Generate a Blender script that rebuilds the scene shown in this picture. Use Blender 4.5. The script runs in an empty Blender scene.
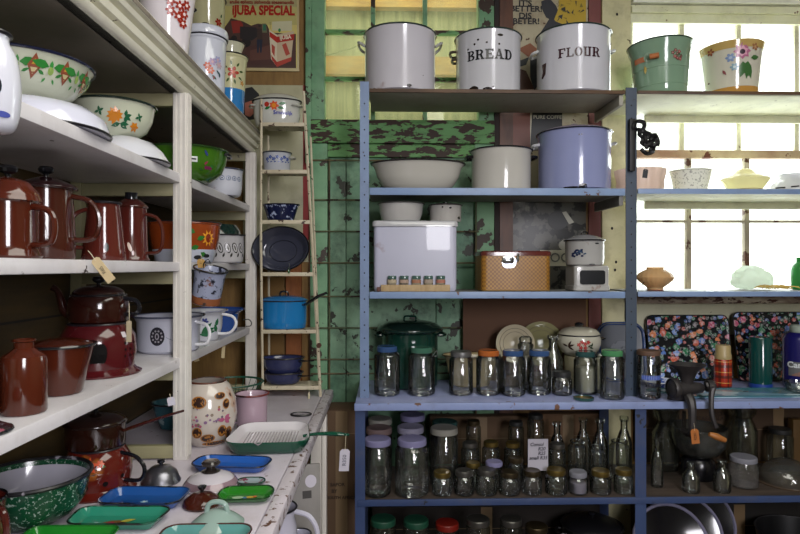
import bpy, bmesh, math, random
from mathutils import Vector, Matrix
random.seed(7)
PI=math.pi
sc=bpy.context.scene
COL=sc.collection
# ------------------------------------------------------------------ camera
CZ=1.40; F=600.0; TH=math.atan(15/600)
cd=bpy.data.cameras.new('camera'); cam=bpy.data.objects.new('camera',cd); COL.objects.link(cam)
cd.sensor_width=36; cd.lens=F/800*36; cd.clip_start=.02
cam.location=(0,0,CZ); cam.rotation_euler=(PI/2,0,-TH); sc.camera=cam
def _k(px): return math.cos(TH)-(px-400)/F*math.sin(TH)
def X(px,Y): return Y*((px-400)/F*math.cos(TH)+math.sin(TH))/_k(px)
def Zp(py,Y,px=400): return CZ+(267-py)/F*Y/_k(px)
def S(n,Y): return n*Y/F          # n pixels at depth Y, in metres
# ------------------------------------------------------------------ materials
MC={}
def lin(c): return tuple((v/12.92 if v<=.04045 else ((v+.055)/1.055)**2.4) for v in c)
def rgb(h):
    if isinstance(h,tuple): return h+(1,) if len(h)==3 else h
    return lin(tuple(int(h[i:i+2],16)/255 for i in (0,2,4)))+(1,)
class NT:
    def __init__(s,name):
        s.m=bpy.data.materials.new(name); s.m.use_nodes=True; s.t=s.m.node_tree; s.n=s.t.nodes; s.l=s.t.links
        s.b=s.n['Principled BSDF']; s.out=s.n['Material Output']
    def add(s,t,**k):
        o=s.n.new(t)
        for a,v in k.items(): setattr(o,a,v)
        return o
    def link(s,a,b): s.l.new(a,b)
    def coord(s,scale=1,stretch=(1,1,1),rand=True):
        tc=s.add('ShaderNodeTexCoord'); mp=s.add('ShaderNodeMapping'); mp.inputs['Scale'].default_value=[scale*v for v in stretch]
        s.link(tc.outputs['Object'],mp.inputs['Vector'])
        if rand:
            oi=s.add('ShaderNodeObjectInfo'); mu=s.add('ShaderNodeMath',operation='MULTIPLY'); mu.inputs[1].default_value=37
            s.link(oi.outputs['Random'],mu.inputs[0]); s.link(mu.outputs[0],mp.inputs['Location'])
        return mp.outputs[0]
    def noise(s,v,scale,detail=3,rough=.55):
        n=s.add('ShaderNodeTexNoise'); n.inputs['Scale'].default_value=scale; n.inputs['Detail'].default_value=detail; n.inputs['Roughness'].default_value=rough
        s.link(v,n.inputs['Vector']); return n.outputs['Fac']
    def ramp(s,f,stops,interp='LINEAR'):
        r=s.add('ShaderNodeValToRGB'); r.color_ramp.interpolation=interp; e=r.color_ramp.elements
        while len(e)<len(stops): e.new(.5)
        for i,(p,c) in enumerate(stops): e[i].position=p; e[i].color=c if len(c)==4 else rgb(c)
        s.link(f,r.inputs[0]); return r.outputs['Color']
    def mix(s,f,a,b,bt='MIX'):
        m=s.add('ShaderNodeMixRGB',blend_type=bt)
        for i,v in ((0,f),(1,a),(2,b)):
            if hasattr(v,'is_output'): s.link(v,m.inputs[i])
            else: m.inputs[i].default_value=v
        return m.outputs[0]
    def bump(s,h,st=.3,d=.002):
        b=s.add('ShaderNodeBump'); b.inputs['Strength'].default_value=st; b.inputs['Distance'].default_value=d
        s.link(h,b.inputs['Height']); s.link(b.outputs[0],s.b.inputs['Normal'])
    def base(s,c):
        if hasattr(c,'is_output'): s.link(c,s.b.inputs['Base Color'])
        else: s.b.inputs['Base Color'].default_value=c
BL=(0,0,0,1); WH=(1,1,1,1)
def plain(c,rough=.5,metal=0,spec=.5,emit=0):
    k=('plain',c,rough,metal,spec,emit)
    if k in MC: return MC[k]
    t=NT('plain'); t.base(rgb(c)); t.b.inputs['Roughness'].default_value=rough; t.b.inputs['Metallic'].default_value=metal
    t.b.inputs['Specular IOR Level'].default_value=spec
    v=t.coord(1); n=t.noise(v,14,3); a=[x*.86 for x in rgb(c)[:3]]+[1]
    t.base(t.mix(n,rgb(c),a))
    MC[k]=t.m; return t.m
def enamel(c,chip=.0,rough=.13,chipc='1c1512',rust='6b3a1c',scale=9,var=.08):
    """glossy enamel, chip 0..1 = how much has flaked to dark steel"""
    k=('en',c,chip,rough,chipc,rust,scale)
    if k in MC: return MC[k]
    t=NT('enamel'); b=rgb(c); v=t.coord(1); n=t.noise(v,5,2)
    col=t.mix(n,b,tuple(x*(1-var*2.5) for x in b[:3])+(1,))
    t.b.inputs['Roughness'].default_value=rough; t.b.inputs['Coat Weight'].default_value=.3
    if chip>0:
        cn=t.noise(v,scale,4,.6); th=.735-.22*chip
        f=t.ramp(cn,[(th,BL),(th+.012,WH)]); f2=t.ramp(cn,[(th-.05,BL),(th,WH)])
        col=t.mix(f2,col,t.mix(.55,b,rgb(rust))); col=t.mix(f,col,rgb(chipc))
        r=t.mix(f,(rough,)*3+(1,),(.7,.7,.7,1)); t.link(r,t.b.inputs['Roughness'])
        t.bump(t.mix(f,WH,BL),.5,.001)
    t.base(col); MC[k]=t.m; return t.m
def speckle(a,b,scale=60,th=.55,rough=.15,detail=3,stretch=(1,1,1),c2=None,th2=.7):
    k=('sp',a,b,scale,th,rough,stretch,c2)
    if k in MC: return MC[k]
    t=NT('speckled_enamel'); v=t.coord(1,stretch); n=t.noise(v,scale,detail,.6)
    col=t.ramp(n,[(th-.02,rgb(a)),(th+.02,rgb(b))])
    if c2:
        n2=t.noise(v,scale*.35,4,.6); col=t.mix(t.ramp(n2,[(th2-.02,BL),(th2+.02,WH)]),col,rgb(c2))
    t.base(col); t.b.inputs['Roughness'].default_value=rough; MC[k]=t.m; return t.m
def paint(c,c2=None,chip=.3,chipc='3a2418',rough=.55,scale=14,stretch=(1,1,1),dirt='5a5346',bump=.4,dirtamt=.35,top=None):
    """old peeling paint"""
    k=('pt',c,c2,chip,chipc,rough,scale,stretch,dirt,dirtamt)
    if k in MC: return MC[k]
    t=NT('old_paint'); v=t.coord(1,stretch,rand=False); b=rgb(c)
    n=t.noise(v,4,5,.6); col=t.mix(t.ramp(n,[(.35,BL),(.65,WH)]),b,rgb(c2 or c))
    d=t.noise(v,9,6,.7); col=t.mix(t.ramp(d,[(.5,BL),(.8,(dirtamt,)*3+(1,))]),col,rgb(dirt))
    cn=t.noise(v,scale,6,.62); th=.70-.24*chip
    f=t.ramp(cn,[(th,BL),(th+.01,WH)]); col=t.mix(f,col,rgb(chipc)); t.base(col)
    t.b.inputs['Roughness'].default_value=rough; t.bump(t.mix(f,WH,BL),bump,.0015)
    MC[k]=t.m; return t.m
def wood(a,b,scale=6,stretch=(1,1,8),rough=.6,plank=0,axis=2,gap='0a0705'):
    k=('wd',a,b,scale,stretch,rough,plank,axis)
    if k in MC: return MC[k]
    t=NT('wood'); v=t.coord(1,stretch,rand=False); n=t.noise(v,scale,6,.65)
    col=t.ramp(n,[(.35,rgb(a)),(.65,rgb(b))])
    if plank:
        tc=t.add('ShaderNodeTexCoord'); sp=t.add('ShaderNodeSeparateXYZ'); t.link(tc.outputs['Object'],sp.inputs[0])
        m=t.add('ShaderNodeMath',operation='MODULO'); m.inputs[1].default_value=plank
        ad=t.add('ShaderNodeMath',operation='ADD'); ad.inputs[1].default_value=20*plank
        t.link(sp.outputs[axis],ad.inputs[0]); t.link(ad.outputs[0],m.inputs[0])
        lt=t.add('ShaderNodeMath',operation='LESS_THAN'); lt.inputs[1].default_value=.006; t.link(m.outputs[0],lt.inputs[0])
        col=t.mix(lt.outputs[0],col,rgb(gap))
    t.base(col); t.b.inputs['Roughness'].default_value=rough; t.bump(n,.25,.001); MC[k]=t.m; return t.m
def glass(tint='f8fbfa',edge='a8b2b0',refl=1.0,dust=.05):
    k=('gl',tint,edge,refl)
    if k in MC: return MC[k]
    t=NT('glass'); t.n.remove(t.b)
    lw=t.add('ShaderNodeLayerWeight'); lw.inputs['Blend'].default_value=.35
    v=t.coord(1); n=t.noise(v,34,3)
    bp=t.add('ShaderNodeBump'); bp.inputs['Strength'].default_value=.35; bp.inputs['Distance'].default_value=.008; t.link(n,bp.inputs['Height'])
    tr=t.add('ShaderNodeBsdfTransparent'); t.link(t.ramp(lw.outputs['Facing'],[(.62,rgb(tint)),(1.0,rgb(edge))]),tr.inputs[0])
    gl=t.add('ShaderNodeBsdfGlossy'); gl.inputs['Roughness'].default_value=.04; t.link(bp.outputs[0],gl.inputs['Normal'])
    mx=t.add('ShaderNodeMixShader'); 
    f=t.ramp(lw.outputs['Fresnel'],[(0,(.06*refl,)*3+(1,)),(.5,(.2*refl,)*3+(1,)),(1,(.6*refl,)*3+(1,))]); t.link(f,mx.inputs[0])
    df=t.add('ShaderNodeBsdfDiffuse'); df.inputs[0].default_value=rgb('c8ccc6'); m0=t.add('ShaderNodeMixShader'); t.link(t.ramp(t.noise(v,9,3),[(.35,(dust*.5,)*3+(1,)),(.7,(dust*1.8,)*3+(1,))]),m0.inputs[0]); t.link(tr.outputs[0],m0.inputs[1]); t.link(df.outputs[0],m0.inputs[2])
    t.link(m0.outputs[0],mx.inputs[1]); t.link(gl.outputs[0],mx.inputs[2]); t.link(mx.outputs[0],t.out.inputs['Surface'])
    MC[k]=t.m; return t.m
def dirty_pane(tint='f2f6ea',dirt='c8cdb0',amt=.12):
    k=('dp',tint,dirt,amt)
    if k in MC: return MC[k]
    t=NT('dusty_window_glass'); t.n.remove(t.b); v=t.coord(1,rand=False)
    n=t.noise(v,5,5); f=t.ramp(n,[(.3,(amt*.5,)*3+(1,)),(.75,(amt*1.8,)*3+(1,))])
    tr=t.add('ShaderNodeBsdfTransparent'); tr.inputs[0].default_value=rgb(tint)
    df=t.add('ShaderNodeBsdfTranslucent'); df.inputs[0].default_value=rgb(dirt)
    gl=t.add('ShaderNodeBsdfGlossy'); gl.inputs['Roughness'].default_value=.05
    m1=t.add('ShaderNodeMixShader'); t.link(f,m1.inputs[0]); t.link(tr.outputs[0],m1.inputs[1]); t.link(df.outputs[0],m1.inputs[2])
    m2=t.add('ShaderNodeMixShader'); m2.inputs[0].default_value=.04; t.link(m1.outputs[0],m2.inputs[1]); t.link(gl.outputs[0],m2.inputs[2])
    t.link(m2.outputs[0],t.out.inputs['Surface']); MC[k]=t.m; return t.m
def translucent(c,w=.4,rough=.2):
    k=('tl',c,w)
    if k in MC: return MC[k]
    t=NT('milk_glass'); t.base(rgb(c)); t.b.inputs['Roughness'].default_value=rough
    tl=t.add('ShaderNodeBsdfTranslucent'); tl.inputs[0].default_value=rgb(c); mx=t.add('ShaderNodeMixShader'); mx.inputs[0].default_value=w
    t.link(t.b.outputs[0],mx.inputs[1]); t.link(tl.outputs[0],mx.inputs[2]); t.link(mx.outputs[0],t.out.inputs['Surface']); MC[k]=t.m; return t.m
def floral():
    if 'fl' in MC: return MC['fl']
    t=NT('floral_print'); v=t.coord(1,rand=True)
    def layer(col,scale,size,cols):
        vo=t.add('ShaderNodeTexVoronoi'); vo.inputs['Scale'].default_value=scale; t.link(v,vo.inputs['Vector'])
        n=t.noise(v,scale*3.2,2); ad=t.add('ShaderNodeMath',operation='MULTIPLY_ADD'); ad.inputs[1].default_value=.55; 
        t.link(n,ad.inputs[0]); t.link(vo.outputs['Distance'],ad.inputs[2])
        f=t.ramp(ad.outputs[0],[(size,WH),(size+.05,BL)])
        sp=t.add('ShaderNodeSeparateColor'); t.link(vo.outputs['Color'],sp.inputs[0])
        c=t.ramp(sp.outputs[0],[(i/len(cols),rgb(x)) for i,x in enumerate(cols)],'CONSTANT')
        c=t.mix(t.ramp(n,[(.45,BL),(.6,(.5,.5,.5,1))]),c,rgb('f0e6e6'))
        return t.mix(f,col,c)
    col=layer(rgb('0d1218'),50,.72,['1f5a40','23684a','2f4f86','162a24','a84a40'])
    col=layer(col,27,.66,['5c7fc4','d0644a','0d1218','c25a78','7f9fd8','2f7a52','e08a5a'])
    t.base(col); t.b.inputs['Roughness'].default_value=.25; MC['fl']=t.m; return t.m
def weave(a,b,scale=110):
    k=('wv',a,b)
    if k in MC: return MC[k]
    t=NT('woven_cane'); v=t.coord(1,rand=False)
    ch=t.add('ShaderNodeTexChecker'); ch.inputs['Scale'].default_value=scale; ch.inputs[1].default_value=rgb(a); ch.inputs[2].default_value=rgb(b); t.link(v,ch.inputs[0])
    n=t.noise(v,8,3); t.base(t.mix(n,ch.outputs[0],rgb('6a4618'))); t.b.inputs['Roughness'].default_value=.4; t.bump(ch.outputs[1],.4,.001); MC[k]=t.m; return t.m
def tartan():
    if 'tt' in MC: return MC['tt']
    t=NT('tartan_print'); tc=t.add('ShaderNodeTexCoord'); sp=t.add('ShaderNodeSeparateXYZ'); t.link(tc.outputs['Object'],sp.inputs[0])
    col=rgb('9c2a12')
    for ax,per,w,c in ((2,.045,.012,'1d1a1a'),(0,.03,.007,'2a1a18'),(2,.045,.002,'e0c060')):
        m=t.add('ShaderNodeMath',operation='MODULO'); m.inputs[1].default_value=per; a=t.add('ShaderNodeMath',operation='ADD'); a.inputs[1].default_value=per*20+(.02 if c=='e0c060' else 0)
        t.link(sp.outputs[ax],a.inputs[0]); t.link(a.outputs[0],m.inputs[0]); lt=t.add('ShaderNodeMath',operation='LESS_THAN'); lt.inputs[1].default_value=w; t.link(m.outputs[0],lt.inputs[0])
        ml=t.add('ShaderNodeMath',operation='MULTIPLY'); ml.inputs[1].default_value=.7; t.link(lt.outputs[0],ml.inputs[0]); col=t.mix(ml.outputs[0],col,rgb(c))
    t.base(col); t.b.inputs['Roughness'].default_value=.3; MC['tt']=t.m; return t.m
# ------------------------------------------------------------------ object helpers
def tagp(o,label=None,cat=None,group=None,kind=None):
    for k,v in (('label',label),('category',cat),('group',group),('kind',kind)):
        if v: o[k]=v
    return o
def empty(kind,label,cat,loc,rot=(0,0,0),group=None):
    o=bpy.data.objects.new(kind,None); COL.objects.link(o); o.location=loc; o.rotation_euler=rot; o.empty_display_size=.05
    return tagp(o,label,cat,group)
def finish(bm,ang=38):
    bmesh.ops.recalc_face_normals(bm,faces=bm.faces[:])
    for f in bm.faces: f.smooth=True
    for e in bm.edges:
        if len(e.link_faces)==2 and e.calc_face_angle(0)>math.radians(ang): e.smooth=False
def obj(kind,bm,m,parent=None,loc=(0,0,0),rot=(0,0,0),label=None,ang=38,recalc=True):
    if recalc: finish(bm,ang)
    me=bpy.data.meshes.new(kind); bm.to_mesh(me); bm.free()
    for x in (m if isinstance(m,(list,tuple)) else [m]): me.materials.append(x)
    o=bpy.data.objects.new(kind,me); COL.objects.link(o); o.location=loc; o.rotation_euler=rot
    if parent: o.parent=parent
    if label: o['label']=label
    return o
def solo(kind,bm,m,label,cat,loc=(0,0,0),rot=(0,0,0),group=None):
    return tagp(obj(kind,bm,m,None,loc,rot),label,cat,group)
def struct(kind,bm,m,parent=None,loc=(0,0,0),rot=(0,0,0)):
    o=obj(kind,bm,m,parent,loc,rot)
    if not parent: o['kind']='structure'
    return o
def cr(pts,n=5,closed=False):
    P=[Vector(p) for p in pts]; out=[]; L=len(P)
    rng=range(L if closed else L-1)
    for i in rng:
        if closed: a,b,c,d=P[(i-1)%L],P[i],P[(i+1)%L],P[(i+2)%L]
        else: a,b,c,d=P[max(i-1,0)],P[i],P[i+1],P[min(i+2,L-1)]
        for j in range(n):
            t=j/n; out.append(.5*((2*b)+(c-a)*t+(2*a-5*b+4*c-d)*t*t+(3*b-a-3*c+d)*t**3))
    if not closed: out.append(P[-1])
    return out
def box(bm,x0,x1,y0,y1,z0,z1,bev=0,mi=0):
    r=bmesh.ops.create_cube(bm,size=1); vs=r['verts']
    for v in vs: v.co=Vector(((x0+x1)/2+v.co.x*(x1-x0),(y0+y1)/2+v.co.y*(y1-y0),(z0+z1)/2+v.co.z*(z1-z0)))
    fs=set(f for v in vs for f in v.link_faces)
    for f in fs: f.material_index=mi
    if bev:
        es=list(set(e for v in vs for e in v.link_edges)); bmesh.ops.bevel(bm,geom=es,offset=bev,segments=2,affect='EDGES',profile=.6)
    return bm
def nb(): return bmesh.new()
def lathe(prof,n=44,sy=1,bm=None,lobes=0,lamp=0,c=(0,0),mi=0):
    bm=bm or nb(); rings=[]
    for (r,z) in prof:
        if abs(r)<1e-5: rings.append([bm.verts.new((c[0],c[1],z))]); continue
        ring=[]
        for i in range(n):
            a=2*PI*i/n; rr=r*(1+lamp*abs(math.sin(lobes*a/2))) if lobes else r
            ring.append(bm.verts.new((c[0]+rr*math.cos(a),c[1]+rr*math.sin(a)*sy,z)))
        rings.append(ring)
    for A,B in zip(rings,rings[1:]):
        for i in range(n):
            j=(i+1)%n
            if len(A)==1 and len(B)==1: break
            try:
                if len(A)==1: f=bm.faces.new((A[0],B[i],B[j]))
                elif len(B)==1: f=bm.faces.new((A[i],A[j],B[0]))
                else: f=bm.faces.new((A[i],A[j],B[j],B[i]))
                f.material_index=mi
            except ValueError: pass
    return bm
def hollow(prof,wall=.003,open_r=0):
    """outer profile bottom->top with r>0; adds base, inner wall and floor"""
    out=[(0,prof[0][1])]+list(prof)
    inner=[(max(r-wall,.001),z) for r,z in reversed(prof)]
    zi=prof[0][1]+wall
    inner=[(r,max(z,zi)) for r,z in inner]
    return out+inner+[(0,zi)]
def tube(path,r,n=8,closed=False,bm=None,smooth=4,cap=True,flat=1,mi=0):
    bm=bm or nb()
    if smooth: 
        R=r if isinstance(r,(list,tuple)) else [r]*len(path)
        pts=cr(path,smooth,closed); rr=[v.x for v in cr([(q,0,0) for q in R],smooth,closed)]
    else: pts=[Vector(p) for p in path]; rr=r if isinstance(r,(list,tuple)) else [r]*len(pts)
    L=len(pts); rings=[]; up=None
    for i,p in enumerate(pts):
        if closed: d=(pts[(i+1)%L]-pts[i-1])
        else: d=pts[min(i+1,L-1)]-pts[max(i-1,0)]
        d.normalize()
        if up is None:
            up=Vector((0,0,1)) if abs(d.z)<.9 else Vector((1,0,0))
        s=d.cross(up)
        if s.length<1e-4: s=d.cross(Vector((.3,1,.2)))
        s.normalize(); u=s.cross(d).normalized(); up=u
        rings.append([bm.verts.new(p+s*math.cos(2*PI*k/n)*rr[i]+u*math.sin(2*PI*k/n)*rr[i]*flat) for k in range(n)])
    for i in range(L if closed else L-1):
        A,B=rings[i],rings[(i+1)%L]
        for k in range(n):
            f=bm.faces.new((A[k],A[(k+1)%n],B[(k+1)%n],B[k])); f.material_index=mi
    if not closed and cap:
        bm.faces.new(rings[0][::-1]).material_index=mi; bm.faces.new(rings[-1]).material_index=mi
    return bm
def ring(r,z,w,n=44,sy=1,bm=None):
    return tube([(r*math.cos(2*PI*i/n),r*math.sin(2*PI*i/n)*sy,z) for i in range(n)],w,6,True,bm,0)
def rrect(w,d,r,k=5):
    pts=[]; r=min(r,w/2-1e-4,d/2-1e-4)
    for cx,cy,a0 in ((w/2-r,d/2-r,0),(-w/2+r,d/2-r,90),(-w/2+r,-d/2+r,180),(w/2-r,-d/2+r,270)):
        for i in range(k+1):
            a=math.radians(a0+90*i/k); pts.append((cx+r*math.cos(a),cy+r*math.sin(a)))
    return pts
def loft(w,d,r,rings,bm=None,k=5,mi=0,warp=None):
    """stack of rounded rectangles: rings=[(inset,z)...] capped at both ends"""
    bm=bm or nb(); R=[]
    for ins,z in rings:
        pts=rrect(w-2*ins,d-2*ins,max(r-ins,.002),k)
        if warp: pts=[warp(p) for p in pts]
        R.append([bm.verts.new((x,y,z)) for x,y in pts])
    for A,B in zip(R,R[1:]):
        n=len(A)
        for i in range(n): bm.faces.new((A[i],A[(i+1)%n],B[(i+1)%n],B[i])).material_index=mi
    bm.faces.new(R[0][::-1]).material_index=mi; bm.faces.new(R[-1]).material_index=mi
    return bm
# ------------------------------------------------------------------ text and flat pictures
def text_polys(s,size,bold=0,align='CENTER',shear=0,sx=1):
    cu=bpy.data.curves.new('t','FONT'); cu.body=s; cu.size=size; cu.align_x=align; cu.align_y='CENTER'; cu.offset=bold; cu.resolution_u=3; cu.shear=shear
    o=bpy.data.objects.new('t',cu); COL.objects.link(o); dg=bpy.context.evaluated_depsgraph_get(); me=bpy.data.meshes.new_from_object(o.evaluated_get(dg))
    P=[[(me.vertices[i].co.x*sx,me.vertices[i].co.y) for i in p.vertices] for p in me.polygons]
    bpy.data.objects.remove(o); bpy.data.curves.remove(cu); bpy.data.meshes.remove(me); return P
def arc(cx,cy,rx,ry,w,a0,a1,n=8):
    out=[]
    for i in range(n):
        a=math.radians(a0+(a1-a0)*i/n); b=math.radians(a0+(a1-a0)*(i+1)/n)
        out.append([(cx+rx*math.cos(a),cy+ry*math.sin(a)),(cx+rx*math.cos(b),cy+ry*math.sin(b)),(cx+(rx-w)*math.cos(b),cy+(ry-w*.6)*math.sin(b)),(cx+(rx-w)*math.cos(a),cy+(ry-w*.6)*math.sin(a))])
    return out
def rc(x0,x1,y0,y1): return [(x0,y0),(x1,y0),(x1,y1),(x0,y1)]
def slab(word,h,gap=.16,sten=False):
    """slab-serif capitals, width about .8 of height"""
    G={'B':[rc(.1,.32,0,1),rc(0,.4,0,.12),rc(0,.4,.88,1),rc(.3,.5,.44,.56)]+arc(.45,.76,.33,.24,.2,-90,90)+arc(.47,.27,.36,.27,.2,-90,90),
       'R':[rc(.1,.32,0,1),rc(0,.42,0,.12),rc(0,.4,.88,1),[(.45,.5),(.65,.5),(.82,.1),(.62,.1)],rc(.58,.92,0,.12),rc(.3,.5,.42,.54)]+arc(.45,.73,.34,.27,.2,-90,90),
       'E':[rc(.1,.32,0,1),rc(0,.8,0,.13),rc(0,.78,.87,1),rc(.3,.6,.44,.56),rc(.68,.8,0,.3),rc(.66,.78,.72,1),rc(.54,.62,.34,.66)],
       'A':[[(.1,.05),(.22,.05),(.46,1),(.38,1)],[(.38,1),(.56,1),(.84,.05),(.6,.05)],rc(.25,.65,.28,.39),rc(0,.32,0,.11),rc(.52,.95,0,.11)],
       'D':[rc(.1,.32,0,1),rc(0,.4,0,.12),rc(0,.4,.88,1)]+arc(.4,.5,.44,.5,.2,-90,90,10),
       'F':[rc(.1,.32,0,1),rc(0,.42,0,.12),rc(0,.78,.87,1),rc(.3,.58,.42,.54),rc(.66,.78,.68,1)],
       'L':[rc(.1,.3,0,1),rc(0,.42,.88,1),rc(0,.72,0,.12),rc(.62,.74,0,.3)],
       'O':arc(.4,.5,.4,.5,.2,-60,60,8)+arc(.4,.5,.4,.5,.2,120,240,8)+arc(.4,.5,.4,.5,.1,60,120,4)+arc(.4,.5,.4,.5,.1,240,300,4),
       'U':[rc(.1,.3,0,1),rc(.55,.75,0,1),rc(0,.4,.88,1),rc(.46,.85,.88,1),rc(.15,.7,0,.13)]}
    out=[]; x=0
    for ch in word:
        w=max(p[0] for q in G[ch] for p in q)
        out+=[[(x+p[0],p[1]-.5) for p in q] for q in G[ch]]; x+=w+gap
    return [[((p[0]-(x-gap)/2)*h,p[1]*h) for p in q] for q in out]
def ell(cx,cy,rx,ry=None,n=14,rot=0):
    ry=ry or rx; c,s=math.cos(rot),math.sin(rot)
    return [(cx+rx*math.cos(2*PI*i/n)*c-ry*math.sin(2*PI*i/n)*s,cy+rx*math.cos(2*PI*i/n)*s+ry*math.sin(2*PI*i/n)*c) for i in range(n)]
def leaf(cx,cy,L,a,w=.38):
    a=math.radians(a); pts=[(0,0),(.3,w*.8),(.6,w*.75),(1,0),(.6,-w*.75),(.3,-w*.8)]
    return [(cx+L*(x*math.cos(a)-y*.6*math.sin(a)),cy+L*(x*math.sin(a)+y*.6*math.cos(a))) for x,y in pts]
def flower(cx,cy,R,n,c,cc,rot=0):
    return [(c,ell(cx+R*.62*math.cos(2*PI*i/n+rot),cy+R*.62*math.sin(2*PI*i/n+rot),R*.42,R*.3,8,2*PI*i/n+rot)) for i in range(n)]+[(cc,ell(cx,cy,R*.33,n=8))]
def flat(kind,shapes,parent,w,h,loc,step=.0003,rot=(0,0,0)):
    """shapes=[(colour,[(u,v)..])] with u,v in metres, drawn facing -Y, later ones in front"""
    bm=nb(); cols=[]; i=0
    for c,p in shapes:
        if c not in cols: cols.append(c)
        i+=1
        try: f=bm.faces.new([bm.verts.new((x,-step*(1+i*.12),y)) for x,y in p]); f.material_index=cols.index(c)
        except ValueError: pass
    return obj(kind,bm,[plain(c,.45) for c in cols],parent,loc,rot)
# ------------------------------------------------------------------ vessels
class V:
    def __init__(s,kind,label,cat,px,Y,z,prof,m,rim=None,sy=1,rot=0,wall=.003,sm=0,group=None,rimw=.003,n=44,lobes=0,lamp=0,part='body',tilt=(0,0),Xw=None,solid=False,inner=None):
        x=X(px,Y) if Xw is None else Xw
        s.root=empty(kind,label,cat,(x,Y,z),(tilt[0],tilt[1],rot),group); s.sy=sy
        s.p=[(v[0],v[1]) for v in cr([(a,b,0) for a,b in prof],sm)] if sm else list(prof)
        s.a0=math.atan2(-Y,-x)-rot
        s.body=obj(part,lathe(([(0,s.p[0][1])]+s.p) if solid else hollow(s.p,wall),n,sy,lobes=lobes,lamp=lamp),m,s.root)
        if rim is not None: s.rim=obj('rim',ring(s.p[-1][0],s.p[-1][1],rimw,sy=sy),rim,s.root)
    def r(s,z):
        for (r0,z0),(r1,z1) in zip(s.p,s.p[1:]):
            if z0<=z<=z1 or z1<=z<=z0: return r0+(r1-r0)*((z-z0)/(z1-z0) if abs(z1-z0)>1e-6 else 0)
        return s.p[-1][0]
    def top(s): return s.p[-1][1]
    def decal(s,shapes,kind='decoration',da=0,off=.0012,label=None):
        bm=nb(); cols=[]; i=0
        for c,p in shapes:
            if c not in cols: cols.append(c)
            i+=1; e=off+.00004*i
            try: bm.faces.new([bm.verts.new((u,e,z)) for u,z in p]).material_index=cols.index(c)
            except ValueError: pass
        bmesh.ops.triangulate(bm,faces=bm.faces[:])
        for _ in range(3):
            le=[x for x in bm.edges if x.calc_length()>.013]
            if not le: break
            bmesh.ops.subdivide_edges(bm,edges=le,cuts=1); bmesh.ops.triangulate(bm,faces=[f for f in bm.faces if len(f.verts)>3])
        for q in bm.verts:
            u,e,z=q.co; r=s.r(z); a=s.a0+math.radians(da)+u/max(r,.02); q.co=((r+e)*math.cos(a),(r+e)*math.sin(a)*s.sy,z)
        return obj(kind,bm,[plain(c,.7,0,.1) if c[0] in '01' and kind in ('fire_door','air_holes') else plain(c,.25) for c in cols],s.root,label=label,recalc=False)
    def loop(s,a,z1,z2,d,w,m,kind='handle',flat=1,up=0):
        """vertical ear handle at angle a (degrees, 0=+x, -90 toward viewer)"""
        a=math.radians(a); u=Vector((math.cos(a),math.sin(a)*s.sy,0)); r1,r2=s.r(z1)-.002,s.r(z2)-.002
        pts=[u*r1+Vector((0,0,z1)),u*(r1+d*.75)+Vector((0,0,z1+(z2-z1)*.12)),u*(max(r1,r2)+d)+Vector((0,0,(z1+z2)/2+up)),u*(r2+d*.8)+Vector((0,0,z2-(z2-z1)*.06+up)),u*r2+Vector((0,0,z2))]
        return obj(kind,tube(pts,w,8,flat=flat,smooth=6),m,s.root)
    def ear(s,a,z,w,d,t,m,kind='handle',droop=0):
        a=math.radians(a); u=Vector((math.cos(a),math.sin(a),0)); v=Vector((-u.y,u.x,0)); r=s.r(z)-.003
        if s.sy!=1: u.y*=s.sy
        q=lambda rr,t_,dz:u*rr+v*t_+Vector((0,0,z+dz))
        return obj(kind,tube([q(r,-w/2,0),q(r+d*.8,-w/2*.9,droop*.7),q(r+d,0,droop),q(r+d*.8,w/2*.9,droop*.7),q(r,w/2,0)],t,8,smooth=5),m,s.root)
    def lid(s,prof,m,knob=None,km=None,rim=None,label=None,z=None,loopk=None,sm=4):
        z=s.top() if z is None else z
        p=[(v[0],v[1]) for v in cr([(a,b,0) for a,b in prof],sm)] if sm else prof
        o=obj('lid',lathe([(0,p[0][1]-.001)]+p if p[-1][0]<1e-4 else p,44,s.sy),m,s.root,(0,0,z),label=label)
        if rim is not None: obj('rim',ring(prof[0][0],prof[0][1],.003,sy=s.sy),rim,o)
        if knob: obj('knob',lathe(knob,20),km,o,(0,0,prof[-1][1]-.001))
        if loopk:
            w,h,t=loopk; obj('knob',tube([(-w/2,0,-.003),(-w/2*.95,0,h*.8),(0,0,h),(w/2*.95,0,h*.8),(w/2,0,-.003)],t,8,smooth=5),km,o,(0,0,prof[-1][1]-.001))
        return o
KNOB=[(.004,0),(.005,.006),(.013,.010),(.015,.016),(.012,.021),(0,.023)]
def shift(pts,dx,dy): return [(x+dx,y+dy) for x,y in pts]
def tubep(kind,path,r,m,parent,smooth=4,**k): return obj(kind,tube(path,r,smooth=smooth,**k),m,parent)
def tray(kind,label,cat,px,Y,z,w,d,r,m,rimm,h=.018,rot=0,flare=.012,warp=None,group=None,tilt=0,Xw=None,deco=None,inm=None):
    x=X(px,Y) if Xw is None else Xw
    root=empty(kind,label,cat,(x,Y,z),(tilt,0,rot),group)
    obj('dish',loft(w,d,r,[(flare+.002,0),(flare,.001),(.002,h*.85),(0,h),(.003,h),(flare+.003,.004),(flare+.008,.003)],warp=warp,k=7),m,root)
    pts=rrect(w,d,r,7)
    if warp: pts=[warp(p) for p in pts]
    obj('rim',tube([(a,b,h) for a,b in pts],.0022,6,True,smooth=0),rimm,root)
    if deco:
        bm=nb(); cols=[]
        for i,(c,p) in enumerate(deco):
            if c not in cols: cols.append(c)
            bm.faces.new([bm.verts.new((a,b,.0042+.0001*i)) for a,b in p]).material_index=cols.index(c)
        obj('decoration',bm,[plain(c,.25) for c in cols],root)
    return root
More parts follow.
